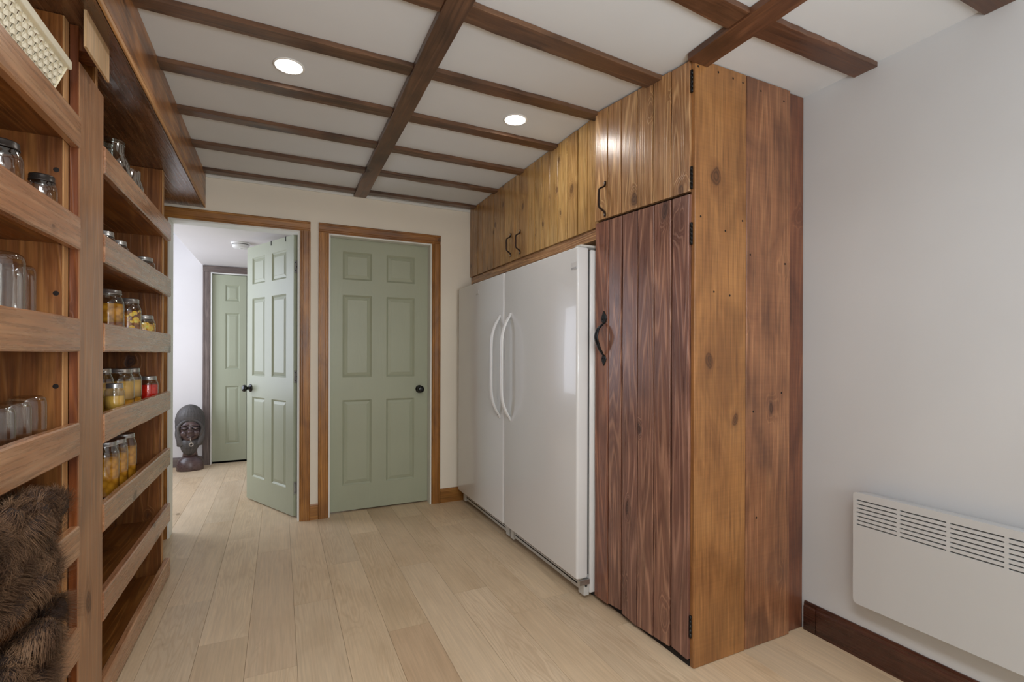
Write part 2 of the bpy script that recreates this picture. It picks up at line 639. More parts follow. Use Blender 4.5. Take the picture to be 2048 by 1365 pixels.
MAT['dark'] = plain('dark_cavity', lin(28, 20, 16), rough=.9)
MAT['dark_side'] = plain('dark_interior_board', lin(70, 40, 24), rough=.8)
MAT['heater'] = plain('white_heater_enamel', lin(196, 199, 201, 1.0), rough=.42, vary=.01, nscale=3)
MAT['slot'] = plain('slot_shadow', lin(70, 66, 62), rough=.8)
MAT['basket'] = plain('cream_plastic', lin(214, 206, 182, 1.2), rough=.5, vary=.04)
MAT['basket_in'] = plain('taupe_plastic', lin(150, 140, 118), rough=.6)
MAT['plastic_white'] = plain('detector_plastic', lin(232, 232, 228, 1.0), rough=.45, vary=.01)
MAT['lamp_ring'] = plain('lamp_trim_white', lin(236, 236, 232), rough=.4, vary=.01)
MAT['lamp'] = emission('lamp_lens', (1.0, 0.96, 0.90, 1), LAMP_STRENGTH)
MAT['amber'] = contents_mat('amber_preserve', lin(214, 158, 50, 1.5), lin(160, 106, 24, 1.4), 45)
MAT['straw'] = contents_mat('straw_preserve', lin(216, 178, 84, 1.5), lin(184, 140, 48, 1.4), 40)
MAT['straw_clear'] = contents_mat('pale_brine', lin(214, 178, 92, 1.4), lin(196, 154, 64, 1.4), 20)
MAT['red'] = contents_mat('tomato_preserve', lin(226, 44, 26, 1.8), lin(170, 18, 10, 1.6), 50)
MAT['brown_fill'] = contents_mat('brown_preserve', lin(176, 110, 40, 1.5), lin(84, 42, 14, 1.5), 40)
MAT['slice'] = contents_mat('golden_slices', lin(250, 206, 90, 2.0), lin(214, 150, 34, 1.8), 70)
MAT['statue_hair'] = wood('carved_grey_wood', lin(84, 80, 78, .95), lin(112, 106, 100, .95), lin(44, 42, 44, .95), ring=.3,
                          knots=0, blotch=.5, rough=.5, bump=.4, stretch=(9, 9, 1))
MAT['statue_skin'] = wood('carved_dark_wood', lin(74, 54, 52, 1.05), lin(108, 88, 82, 1.05), lin(36, 26, 32, 1.05), ring=.3,
                          knots=0, blotch=.6, rough=.3, bump=.1, coat=.3, stretch=(6, 6, 2))
MAT['statue_dark'] = plain('carved_shadow_wood', lin(34, 26, 28), rough=.4)
MAT['statue_pale'] = plain('pale_carved_wood', lin(150, 140, 128), rough=.4)


def fur_mat():
    m, nt, b = new_mat('brown_fur')
    g = G(nt)
    tc = g.n('ShaderNodeTexCoord')
    v = tc.outputs['Object']
    nz = g.noise(v, 14, 3)
    n2 = g.noise(v, 160, 2)
    c = g.mix(g.rng(nz, 0.38, 0.62, 0, 1), lin(72, 52, 40, 1.1), lin(124, 96, 72, 1.2))
    c = g.mix(g.math('MULTIPLY', n2, 0.5), c, lin(96, 70, 48, 1.4))
    g.l(c, b.inputs['Base Color'])
    b.inputs['Roughness'].default_value = 0.6
    b.inputs['Specular IOR Level'].default_value = 0.25
    return m


MAT['fur'] = fur_mat()
MAT['hide'] = plain('dark_hide', lin(58, 42, 33), rough=.9, vary=.2)


# ------------------------------------------------------------------ the room shell
CEIL = 2.35


def sstep(t):
    t = max(0, min(1, t))
    return t * t * (3 - 2 * t)


def sag(x, y):
    """the ceiling dips about 5 cm over the near right corner"""
    fx = max(0, min(1, (x - 0.57) / 0.80))
    fy = max(0, min(1, (2.02 - y) / 0.62))
    return -0.055 * fx * fy


WALL_Y = 3.73
FAR_Y = 6.03

# floor: planks of 178 x 1223 mm, running away from the camera
floor = structure('floor', (0, 0, -0.008))
PW, PL, PX0 = 0.1777, 1.223, 0.062
sub = box('subfloor', (-1.8, 2.1), (-2.55, 6.3), (-0.06, -0.0085), MAT['dark'], floor)
joints = {-1: 3.231, 0: 2.49, 2: 3.309, 3: 2.697, 4: 2.283, 5: 3.209, -2: 2.305, -3: 2.721, -4: 3.332}
dark_planks = {(2, 2.083): (.86, .80, .76), (-2, 2.305): (.88, .86, .84), (3, 3.9): (.9, .87, .84), (4, 3.5): (.92, .9, .87),
               (2, 3.309): (.93, .91, .88), (-1, 3.231): (.92, .90, .90), (-4, 3.332): (.9, .89, .88)}
rnd = random.Random(3)
for k in range(-11, 12):
    xa, xb = PX0 + k * PW, PX0 + (k + 1) * PW
    xa, xb = max(xa, -1.78), min(xb, 2.06)
    if xb - xa < 0.02:
        continue
    j0 = joints.get(k, rnd.uniform(2.2, 3.4))
    y = j0 - 4 * PL
    while y < 6.05:
        ya, yb = max(y, -2.5), min(y + PL, 6.06)
        if yb - ya > 0.05 and not (ya > 3.83 and xa > 0.45) and not (yb < 3.6 and xb < -1.0):
            g_ = rnd.uniform(0.93, 1.05)
            w_ = rnd.uniform(-.02, .02)
            t_ = (g_ + w_, g_, g_ - w_ * 1.5)
            for (kk, yend), tt in dark_planks.items():
                if kk == k and abs(y + PL - yend) < 0.06:
                    t_ = tt
            board('floor_plank', ((xa + xb) / 2, (ya + yb) / 2, -0.004), yb - ya - 0.0008, xb - xa - 0.0008, 0.008,
                  (0, 1, 0), (-1, 0, 0), MAT['floor'], floor, ch=0.0006, tint=t_)
        y += PL

# ceiling
ceiling = structure('ceiling', (0, 0, CEIL))
vv, ff = [], []
NX, NY = 26, 40
for i in range(NX + 1):
    for j in range(NY + 1):
        x = -0.95 + (2.15 + 0.95) * i / NX
        y = -2.55 + (WALL_Y + 0.05 + 2.55) * j / NY
        vv.append((x, y, sag(x, y)))
nb = len(vv)
vv += [(v[0], v[1], 0.08) for v in vv]
for i in range(NX):
    for j in range(NY):
        a, b_, c_, d_ = i * (NY + 1) + j, (i + 1) * (NY + 1) + j, (i + 1) * (NY + 1) + j + 1, i * (NY + 1) + j + 1
        ff.append((a, d_, c_, b_))
        ff.append((a + nb, b_ + nb, c_ + nb, d_ + nb))
mesh_obj('ceiling_panel', vv, ff, MAT['ceiling'], ceiling, Matrix.Translation((0, 0, CEIL)), smooth=True)

# ceiling battens: across the room, cut at the long central batten
BT = 0.019


def batten(x0, x1, y0, y1, rough=0.0015, tint=None, t=BT, name='ceiling_batten'):
    L = abs(x1 - x0) if abs(x1 - x0) > abs(y1 - y0) else abs(y1 - y0)
    W = abs(y1 - y0) if abs(x1 - x0) > abs(y1 - y0) else abs(x1 - x0)
    ux, uy = ((1, 0, 0), (0, 1, 0)) if abs(x1 - x0) > abs(y1 - y0) else ((0, 1, 0), (-1, 0, 0))
    board(name, ((x0 + x1) / 2, (y0 + y1) / 2, CEIL - t / 2 - 0.0005), L, W, t, ux, uy, MAT['beam'], ceiling,
          ch=0.0012, segs=14, rough=rough, zfun=sag, tint=tint)


CB0, CB1 = 0.482, 0.568
for (ya, yb, rg) in ((1.94, 2.008, .001), (2.333, 2.408, .0015), (2.742, 2.808, .0012), (3.154, 3.225, .0012), (3.593, 3.655, .001)):
    batten(-0.44, CB0 - .001, ya, yb, .0012)
for (ya, yb, rg) in ((1.926, 1.998, .003), (2.338, 2.405, .003), (2.752, 2.815, .004), (3.158, 3.222, .004), (3.582, 3.645, .004)):
    batten(CB1 + .001, 1.405, ya, yb, rg)
batten(-0.44, CB0 - .001, 1.50, 1.59)
batten(CB1 + .001, 1.42, 1.512, 1.602, .003)
batten(0.6, 1.357, 1.085, 1.172, .0015, (.95, .85, .8))
batten(1.463, 2.046, 1.075, 1.160, .0015, (.85, .72, .66))
batten(CB0, CB1, 0.4, 3.70, .0008, t=.027)
batten(1.36, 1.462, -0.4, 1.351, .0012, (.95, .8, .72), t=.025)
batten(1.463, 2.046, 0.69, 0.765, .0015, (.9, .8, .75))
for ya in (0.28, -0.13, -0.54, -0.95):
    batten(0.6, 1.357, ya, ya + .08)
    batten(-0.44, 0.48, ya, ya + .08) if ya < 0.3 else None

# back wall with its two door openings (one wall)
D1 = (-0.652, 0.128)     # opening to the side hall
D2 = (0.314, 1.078)      # closed closet door
DZ = 2.045
wall_back = structure('wall_back', (0.5, WALL_Y, 0))
bm = bmesh.new()
M0 = Matrix.Translation((0.5, WALL_Y, 0))
for (x, z) in (((-1.85, D1[0]), (-.01, 2.45)), ((D1[0], D1[1]), (DZ, 2.45)), ((D1[1], D2[0]), (-.01, 2.45)),
               ((D2[0], D2[1]), (DZ, 2.45)), ((D2[1], 2.15), (-.01, 2.45))):
    add_box(bm, (x[0] - .5, x[1] - .5), (0, 0.1), z)
bmesh.ops.remove_doubles(bm, verts=bm.verts[:], dist=1e-5)
bm_obj('wall_panel', bm, MAT['wall_cream'], wall_back, M0)
# thin cornice strip where wall meets ceiling
box('cornice_strip', (-0.44, 1.40), (WALL_Y - .012, WALL_Y), (CEIL - .022, CEIL - .001), MAT['white_trim'], wall_back, .002)


def solid(name, x, y, z, mat):
    o = box(name, x, y, z, mat)
    o['kind'] = 'structure'
    return o


solid('wall_right', (2.048, 2.15), (-2.55, 3.9), (-.01, 2.45), MAT['wall_grey'])
solid('wall_left', (-1.05, -0.95), (-2.55, WALL_Y), (-.01, 2.45), MAT['wall_cream'])
solid('wall_front', (-1.05, 2.15), (-2.65, -2.55), (-.01, 2.45), MAT['wall_cream'])
# hall beyond the open door
hall_far = structure('wall_hall_far', (-0.5, FAR_Y, 0))
bm = bmesh.new()
FD = (-0.668, 0.05)
for (x, z) in (((-1.85, FD[0]), (-.01, 2.45)), (FD, (2.042, 2.45)), ((FD[1], 0.5), (-.01, 2.45))):
    add_box(bm, (x[0] + .5, x[1] + .5), (0, 0.1), z)
bm_obj('wall_panel', bm, MAT['wall_white'], hall_far, Matrix.Translation((-0.5, FAR_Y, 0)))
solid('wall_hall_left', (-1.85, -1.75), (WALL_Y + .1, FAR_Y), (-.01, 2.45), MAT['wall_white'])
solid('wall_hall_right', (0.42, 0.52), (WALL_Y + .1, FAR_Y), (-.01, 2.45), MAT['wall_white'])
solid('ceiling_hall', (-1.85, 0.5), (WALL_Y + .1, FAR_Y + .1), (2.4, 2.5), MAT['ceiling'])
solid('ceiling_hall_bulkhead', (-0.742, 0.42), (WALL_Y + .1, FAR_Y), (2.11, 2.40), MAT['wall_white'])
solid('wall_closet_back', (0.52, 1.3), (4.3, 4.4), (-.01, 2.45), MAT['wall_white'])
solid('wall_hall_closet', (-0.8, 0.2), (FAR_Y + .25, FAR_Y + .3), (-.01, 2.2), MAT['dark'])

# ------------------------------------------------------------------ casings, jambs, baseboards
CAS = [(-.0345, 0), (.0345, 0), (.0345, .013), (.029, .017), (.022, .017), (.019, .0135), (-.012, .0125), (-.015, .0095),
       (-.024, .0095), (-.028, .006), (-.0345, .006)]


def casing(name, x0, x1, ztop, yface, mat, jamb_depth, w=.069, loc=None, hidden_left=False):
    """stained casing round an opening x0..x1 (inner edges) up to ztop; face towards -Y"""
    t = structure(name, ((x0 + x1) / 2, yface, 0))
    yb = yface
    # profile: +across = outer edge ; runs upward on left => across = out x dir
    rnd_ = random.Random(name)
    def tn():
        g_ = rnd_.uniform(.86, 1.08)
        return (g_, g_ * rnd_.uniform(.95, 1.0), g_ * rnd_.uniform(.9, 1.0))
    # left side: dir -z so that across (out x dir) = (-Y)x(-Z) = +X ... outer is -X -> use +z
    profile_board('casing_board', (x0 - w / 2, yb, 0), (x0 - w / 2, yb, ztop), (0, -1, 0), [(-a, d) for a, d in CAS][::-1] if False else CAS, mat, t, tint=tn())
    profile_board('casing_board', (x1 + w / 2, yb, ztop), (x1 + w / 2, yb, 0), (0, -1, 0), CAS, mat, t, tint=tn())
    profile_board('casing_board', (x0 - w, yb, ztop + w / 2), (x1 + w, yb, ztop + w / 2), (0, -1, 0), CAS, mat, t, tint=tn())
    # white jamb
    jy = (yface - .004, yface + jamb_depth)
    box('jamb', (x0 - .0, x0 + .011), jy, (0, ztop), MAT['white_trim'], t, .001)
    box('jamb', (x1 - .011, x1), jy, (0, ztop), MAT['white_trim'], t, .001)
    box('jamb', (x0 + .011, x1 - .011), jy, (ztop - .011, ztop), MAT['white_trim'], t, .001)
    return t


casing('trim_1', D1[0] + .008, D1[1] - .004, 2.04, WALL_Y - .001, MAT['casing'], .115)
casing('trim_2', D2[0] + .002, D2[1] - .003, 2.042, WALL_Y - .001, MAT['casing'], .105)
t3 = casing('trim_3', FD[0] + .004, FD[1] - .004, 2.036, FAR_Y - .001, MAT['casing_grey'], .08)

BASE = [(-.055, 0), (.055, 0), (.055, .006), (.047, .010), (.040, .010), (.034, .014), (-.055, .014)]


def baseboard(name, p0, p1, out, mat, splits=(), h=.11):
    t = structure(name, p0)
    pr = [(a * h / .11, d) for a, d in BASE]
    P0, P1 = Vector(p0), Vector(p1)
    cuts = [0] + list(splits) + [1]
    for a, b_ in zip(cuts[:-1], cuts[1:]):
        g_ = random.uniform(.85, 1.05)
        q0 = P0.lerp(P1, a) + (P1 - P0).normalized() * (.0012 if a > 0 else 0)
        q1 = P0.lerp(P1, b_) - (P1 - P0).normalized() * (.0012 if b_ < 1 else 0)
        q0.z = q1.z = h / 2
        # across must be up: out x dir = +Z
        if Vector(out).cross(q1 - q0).z < 0:
            q0, q1 = q1, q0
        profile_board('baseboard_board', q0, q1, out, pr, mat, t, tint=(g_, g_, g_))
    return t


baseboard('baseboard_back', (0.194, WALL_Y, 0), (0.246, WALL_Y, 0), (0, -1, 0), MAT['casing'])
baseboard('baseboard_corner', (1.146, WALL_Y, 0), (1.40, WALL_Y, 0), (0, -1, 0), MAT['casing'])
baseboard('baseboard_right', (2.048, 1.352, 0), (2.048, -2.5, 0), (-1, 0, 0), MAT['base_dark'], splits=(.0135,), h=.122)
baseboard('baseboard_hall', (-1.7, FAR_Y, 0), (-0.735, FAR_Y, 0), (0, -1, 0), MAT['casing_grey'], h=.10)


# ------------------------------------------------------------------ moulded doors
def rect_ring(verts, faces, r0, d0, r1, d1, flip):
    b = len(verts)
    for (r, d) in ((r0, d0), (r1, d1)):
        x0, x1, z0, z1 = r
        verts += [(x0, d, z0), (x1, d, z0), (x1, d, z1), (x0, d, z1)]
    for k in range(4):
        k2 = (k + 1) % 4
        f = (b + k, b + k2, b + 4 + k2, b + 4 + k)
        faces.append(f[::-1] if flip else f)


def inset(r, k):
    return (r[0] + k, r[1] - k, r[2] + k, r[3] - k)


def door_leaf(name, M, w, h, cols, rows, parent_kind='structure', T=0.035, label=None, notches=()):
    root = bpy.data.objects.new(name, None)
    root.empty_display_size = .05
    link(root, M)
    root['kind'] = 'structure'
    if label:
        root['label'] = label
    panels = [(c[0], c[1], r[0], r[1]) for c in cols for r in rows]
    xs = sorted({0, w, *[c for cc in cols for c in cc]})
    zs = sorted({0, h, *[r for rr in rows for r in rr]})
    verts, faces = [], []
    D = .011
    for side in (0, 1):
        y0 = 0 if side == 0 else T
        sg = 1 if side == 0 else -1
        for i in range(len(xs) - 1):
            for j in range(len(zs) - 1):
                r = (xs[i], xs[i + 1], zs[j], zs[j + 1])
                if any(abs(r[0] - p[0]) < 1e-6 and abs(r[1] - p[1]) < 1e-6 and abs(r[2] - p[2]) < 1e-6 and abs(r[3] - p[3]) < 1e-6 for p in panels):
                    r1 = inset(r, .004)
                    rect_ring(verts, faces, r, y0, r1, y0 + sg * .004, side == 1)
                    r2 = inset(r, .013)
                    rect_ring(verts, faces, r1, y0 + sg * .004, r2, y0 + sg * D, side == 1)
                    b = len(verts)
                    verts += [(r2[0], y0 + sg * D, r2[2]), (r2[1], y0 + sg * D, r2[2]), (r2[1], y0 + sg * D, r2[3]), (r2[0], y0 + sg * D, r2[3])]
                else:
                    b = len(verts)
                    verts += [(r[0], y0, r[2]), (r[1], y0, r[2]), (r[1], y0, r[3]), (r[0], y0, r[3])]
                f = (b, b + 1, b + 2, b + 3)
                faces.append(f if side == 0 else f[::-1])
    b = len(verts)
    verts += [(0, 0, 0), (w, 0, 0), (w, 0, h), (0, 0, h), (0, T, 0), (w, T, 0), (w, T, h), (0, T, h)]
    faces += [(b, b + 4, b + 5, b + 1), (b + 1, b + 5, b + 6, b + 2), (b + 2, b + 6, b + 7, b + 3), (b + 3, b + 7, b + 4, b)]
    mesh_obj('door_frame', verts, faces, MAT['green'], root, M)
    for p in panels:
        for side in (0, 1):
            y0 = 0 if side == 0 else T
            sg = 1 if side == 0 else -1
            pv, pf = [], []
            c = ((p[0] + p[1]) / 2, y0, (p[2] + p[3]) / 2)
            q = (p[0] - c[0], p[1] - c[0], p[2] - c[2], p[3] - c[2])
            a = inset(q, .0135)
            e = inset(q, .034)
            rect_ring(pv, pf, a, sg * (D - .0002), a, sg * (D - .002), side == 1)
            rect_ring(pv, pf, a, sg * (D - .002), e, sg * .0035, side == 1)
            e2 = inset(q, .0355)
            rect_ring(pv, pf, e, sg * .0035, e2, sg * .002, side == 1)
            bb = len(pv)
            pv += [(e2[0], sg * .002, e2[2]), (e2[1], sg * .002, e2[2]), (e2[1], sg * .002, e2[3]), (e2[0], sg * .002, e2[3])]
            f = (bb, bb + 1, bb + 2, bb + 3)
            pf.append(f if side == 0 else f[::-1])
            mesh_obj('door_panel', pv, pf, MAT['green'], root, M @ Matrix.Translation(c))
    return root


def knob(root, M, x, z, T=.035, both=False):
    """round knob, axis local -y"""
    prof = [(0, 0), (.031, 0), (.031, .004), (.027, .008), (.013, .010), (.011, .026), (.016, .032), (.025, .038),
            (.028, .047), (.026, .056), (.018, .062), (.006, .063), (0, .062)]
    lathe('door_knob', prof, MAT['black_knob'], root, M @ Matrix.Translation((x, -.0005, z)) @ Matrix.Rotation(R(90), 4, 'X'))
    if both:
        lathe('door_knob', prof, MAT['black_knob'], root, M @ Matrix.Translation((x, T + .0005, z)) @ Matrix.Rotation(R(-90), 4, 'X'))


COLS = [(.091, .302), (.411, .629)]
ROWS = [(.187, .820), (.989, 1.603), (1.716, 1.925)]
Md2 = Matrix.Translation((.3275, 3.797, .012))
d2 = door_leaf('door_2', Md2, .7355, 2.018, COLS, ROWS, label='closed sage green six-panel door with a black knob')
knob(d2, Md2, .668, .889)
# the open leaf swings into the hall
ang = math.atan2(-.895, .445)
Md1 = Matrix.Translation((-.240, 4.482, .012)) @ Matrix.Rotation(ang, 4, 'Z')
d1 = door_leaf('door_1', Md1, .735, 2.018, COLS, ROWS, label='open sage green six-panel door swung into the hall')
knob(d1, Md1, .066, .889, both=True)
for z in (.20, 1.0, 1.79):
    box_ = bmesh.new()
    add_box(box_, (.7352, .7375), (.004, .030), (z - .045, z + .045), .0006, 1)
    h_ = bm_obj('door_hinge', box_, MAT['steel'], d1, Md1)
    for q in range(3):
        lathe('hinge_screw', [(0, 0), (.0035, 0), (.003, .0012), (0, .0014)], MAT['iron'], h_,
              Md1 @ Matrix.Translation((.7375, .012 + .009 * (q % 2), z - .03 + .03 * q)) @ Matrix.Rotation(R(90), 4, 'Y'), seg=8)
# two steel over-door hook tabs on the open leaf
for x in (.40, .62):
    bm = bmesh.new()
    add_box(bm, (x - .004, x + .004), (-.0025, -.0005), (1.985, 2.0205))
    add_box(bm, (x - .004, x + .004), (-.0025, .02), (2.0185, 2.0205))
    bm_obj('hook_tab', bm, MAT['iron'], d1, Md1)
# bifold door at the end of the hall
Md3 = Matrix.Translation((-.652, FAR_Y + .03, .02))
BR = [(.181, .804), (.988, 1.592), (1.72, 1.895)]
d3 = door_leaf('door_3', Md3, .322, 2.0, [(.122, .255)], BR, T=.03, label='sage green bifold closet door at the end of the hall')
Md3b = Matrix.Translation((-.326, FAR_Y + .03, .02))
d3b = door_leaf('door_4', Md3b, .322, 2.0, [(.066, .20)], BR, T=.03, label='second leaf of the bifold closet door')

# ------------------------------------------------------------------ boxed-in bulkhead over the shelves
SX, SZ = -0.44, 2.128
bulk = structure('trim_4', (-0.69, 1.6, SZ), 'varnished wooden bulkhead boxed in along the ceiling over the shelves')
board('side_board', (SX - .0095, 1.615, (SZ + .018 + CEIL) / 2), WALL_Y + .5 - .001, CEIL - SZ - .019, .019, (0, 1, 0), (0, 0, 1), MAT['soffit'], bulk)
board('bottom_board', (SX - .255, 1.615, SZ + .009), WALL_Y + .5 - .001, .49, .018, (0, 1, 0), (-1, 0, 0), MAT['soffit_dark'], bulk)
board('edge_strip', (SX - .006 + .002, 1.615, SZ + .009), WALL_Y + .5 - .001, .018, .008, (0, 1, 0), (0, 0, 1), MAT['edge'], bulk)

# ------------------------------------------------------------------ shelving unit
shelf = thing('shelving_unit', 'stained pine preserve shelving with lipped shelves along the left wall', 'shelving', (-.74, 1.7, 0))
XB, XF = -.93, -.549        # back / front of side panels
RX0, RX1 = -.548, -.522     # rails
LEVELS = [(.009, .095), (.290, .385), (.587, .678), (.880, .977), (1.182, 1.278), (1.477, 1.572), (1.773, 1.862)]
SOF = SZ - .001


def tnt(lo=.88, hi=1.08):
    g_ = random.uniform(lo, hi)
    return (g_, g_ * random.uniform(.96, 1.0), g_ * random.uniform(.92, 1.0))


def side_panel(y0, y1, dark=False):
    for i, (a, b_) in enumerate(((XB, -.742), (-.741, XF - .004))):
        board('side_panel', ((a + b_) / 2, (y0 + y1) / 2, SOF / 2), SOF - .002, b_ - a, y1 - y0, (0, 0, 1), (1, 0, 0), MAT['shelf'], shelf,
              tint=tnt(.72, .88))
    board('panel_edge', (XF - .002, (y0 + y1) / 2, SOF / 2), SOF - .002, y1 - y0, .004, (0, 0, 1), (0, 1, 0), MAT['edge'], shelf)


side_panel(1.776, 1.812)
side_panel(2.036, 2.056)
side_panel(3.052, 3.088)
side_panel(0.16, 0.196)
post = board('post', (-.5375, 1.924, 1.013), 2.020, .213, .022, (0, 0, 1), (0, 1, 0), MAT['post'], shelf, ch=.002, segs=10, rough=.0008)
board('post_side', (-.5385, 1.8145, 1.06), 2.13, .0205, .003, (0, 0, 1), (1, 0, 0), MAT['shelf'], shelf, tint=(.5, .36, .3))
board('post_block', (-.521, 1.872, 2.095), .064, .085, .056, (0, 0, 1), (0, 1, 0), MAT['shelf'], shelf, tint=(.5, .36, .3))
plate = board('post_cap_plate', (-.4885, 1.824, 2.078), .104, .200, .007, (0, 0, 1), (0, 1, 0), MAT['edge'], shelf, ch=.001, tint=(1.05, 1.3, 1.7))  # pale tint paints the plate's sheen into its colour
for i, (z0, z1) in enumerate(LEVELS):
    zc, wd = (z0 + z1) / 2, z1 - z0
    # near bay
    board('front_rail', ((RX0 + RX1) / 2, (0.16 + 1.812) / 2, zc), 1.812 - .16, wd, RX1 - RX0, (0, 1, 0), (0, 0, 1), MAT['rail'], shelf,
          ch=.004, segs=12, rough=.0012, tint=tnt(.9, 1.05))
    # far bay
    board('front_rail', ((RX0 + RX1) / 2, (2.034 + 3.108) / 2, zc), 3.108 - 2.034, wd, RX1 - RX0, (0, 1, 0), (0, 0, 1), MAT['rail'], shelf,
          ch=.004, segs=12, rough=.0012, tint=tnt(.9, 1.05))
    zs_ = z0 + .018
    for (ya, yb) in ((.197, 1.775), (2.057, 3.051)):
        for (xa, xb) in ((XB, -.741), (-.740, RX0 - .001)):
            board('shelf_board', ((xa + xb) / 2, (ya + yb) / 2, zs_), yb - ya, xb - xa, .02, (0, 1, 0), (-1, 0, 0), MAT['shelf'], shelf, tint=tnt(.8, 1.0))
for (ya, yb) in ((.16, 1.812), (2.036, 3.088)):
    n = 7
    for k in range(n):
        z0, z1 = SOF * k / n, SOF * (k + 1) / n
        board('back_board', (XB - .009, (ya + yb) / 2, (z0 + z1) / 2), yb - ya, z1 - z0 - .002, .016, (0, 1, 0), (0, 0, 1), MAT['shelf'], shelf, tint=tnt(.75, .95))
for z in (.45, .74, 1.085, 1.345, 1.69):
    lathe('bolt_hole', [(0, 0.0004), (.0055, .0004), (.007, 0)], MAT['dark'], shelf,
          Matrix.Translation((-.565, 1.7755, z)) @ Matrix.Rotation(R(90), 4, 'X'), seg=12)
# grey trim of the far end against the casing
SHELF_TOP = {k: z0 + .0285 for k, (z0, z1) in enumerate(LEVELS)}


# ------------------------------------------------------------------ cabinets on the right
def front_x(y):
    return 1.390 + (1.366 - 1.390) * (y - 1.37) / (1.945 - 1.37)


tall = thing('tall_cabinet', 'tall corner cabinet of stained pine boards, mahogany door below a tan door', 'cabinet', (1.72, 1.66, 0))
udir = Vector((front_x(1.37) - front_x(1.945), 1.37 - 1.945, 0)).normalized()     # along the front, towards camera
nout = Vector((0, 0, 1)).cross(udir)
if nout.x > 0:
    nout = -nout


def front_planks(bounds, z0f, z1f, mats, parent, xf=None, gap=.0052, T=.019, tints=None, rough=.0006, wide={}):
    for i in range(len(bounds) - 1):
        ya, yb = bounds[i], bounds[i + 1]           # ya > yb
        yb += wide.get(i, 0)
        ym = (ya + yb) / 2
        x = (xf if xf is not None else front_x(ym))
        z0, z1 = z0f(ym), z1f(ym)
        uyv = (0, 1, 0) if xf is not None else tuple(-udir)
        m = mats[i % len(mats)]
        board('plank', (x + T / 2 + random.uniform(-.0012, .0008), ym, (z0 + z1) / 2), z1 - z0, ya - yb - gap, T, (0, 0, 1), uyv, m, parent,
              ch=.0014, segs=12, rough=rough, slope=(z0f(ym + .05) / .1 - z0f(ym - .05) / .1, z1f(ym + .05) / .1 - z1f(ym - .05) / .1), tint=(tints[i] if tints else tnt(.9, 1.08)))


gapz = lambda y: 1.790 + (y - 1.37) / .575 * .022
ctop = lambda y: CEIL + sag(1.39, y) - .004
# lower door
ld = bpy.data.objects.new('lower_door', None); link(ld, Matrix.Translation((1.39, 1.65, .9)), tall)
ld['label'] = 'mahogany stained board door'
front_planks([1.942, 1.842, 1.747, 1.649, 1.552, 1.457, 1.3700], lambda y: .028 + .006 * math.sin(int(y * 10) * 2.3), lambda y: gapz(y) - .007,
             [MAT['mahogany']], ld, gap=.0055, rough=.0022, wide={1: .006, 4: .004, 2: .001},
             tints=[(1.1, .92, .8), (1.02, 1.0, .98), (.98, .98, 1.02), (1, 1, 1), (1.04, 1.02, 1.0), (.92, .92, .98)])
box('door_backing', (1.4115, 1.4165), (1.372, 1.94), (.03, 1.775), MAT['dark'], ld)
# upper door
ud = bpy.data.objects.new('upper_door', None); link(ud, Matrix.Translation((1.39, 1.65, 2.0)), tall)
ud['label'] = 'tan stained board door'
front_planks([1.947, 1.852, 1.757, 1.657, 1.562, 1.464, 1.3700], lambda y: gapz(y) + .005, lambda y: ctop(y) - .003,
             [MAT['tan']], ud, gap=.0048, rough=.0008,
             tints=[(1.15, 1.12, 1.0), (1.12, 1.08, .98), (1.02, 1.0, .96), (1.05, 1.02, .96), (1.0, .96, .9), (.95, .9, .88)])
box('door_backing', (1.4115, 1.4165), (1.372, 1.94), (1.82, 2.28), MAT['dark'], ud)
# side planks
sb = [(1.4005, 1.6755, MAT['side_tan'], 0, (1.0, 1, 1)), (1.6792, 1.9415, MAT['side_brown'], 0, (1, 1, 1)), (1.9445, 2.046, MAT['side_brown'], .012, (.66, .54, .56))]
for i, (xa, xb, m, off, tn_) in enumerate(sb):
    zt = CEIL - .055 - .003
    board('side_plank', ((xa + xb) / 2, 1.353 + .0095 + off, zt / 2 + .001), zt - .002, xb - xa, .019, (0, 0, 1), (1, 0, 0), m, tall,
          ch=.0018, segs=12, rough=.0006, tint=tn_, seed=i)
box('cabinet_body', (1.420, 2.040), (1.386, 1.942), (.03, 2.27), MAT['dark_side'], tall)
box('corner_stile', (1.4105, 1.420), (1.3725, 1.385), (.02, 2.28), MAT['side_brown'], tall)
box('toe_strip', (1.40, 1.415), (1.374, 1.94), (0.0, .021), MAT['dark'], tall)
for par, zs in ((ud, (2.207, 1.844)), (ld, (1.634, .154))):
    for z in zs:
        bm = bmesh.new()
        add_box(bm, (1.3925, 1.4085), (1.3665, 1.3695), (z - .041, z + .041), .0005, 1)
        o = bm_obj('hinge', bm, MAT['iron'], par)
        for q in range(5):
            lathe('hinge_knuckle', [(0, 0), (.0045, 0), (.0045, .0163), (0, .0163)], MAT['iron'], o,
                  Matrix.Translation((1.3955, 1.3645, z - .041 + q * .0167)), seg=10)


for (hx_, hz_) in ((1.415, 2.262), (1.52, 2.266), (1.60, 2.262), (1.655, 2.258), (1.43, 1.70), (1.56, 1.66), (1.655, 1.71), (1.50, 1.42), (1.585, 1.41),
                   (1.76, 2.25), (1.90, 2.24), (1.70, 1.58), (1.91, 1.56), (1.72, .95), (1.74, .52), (1.89, 1.02)):
    lathe('nail_hole', [(0, .0005), (.0035, .0004), (.0045, 0)], MAT['dark'], tall,
          Matrix.Translation((hx_, 1.3528, hz_)) @ Matrix.Rotation(R(90), 4, 'X'), seg=8)


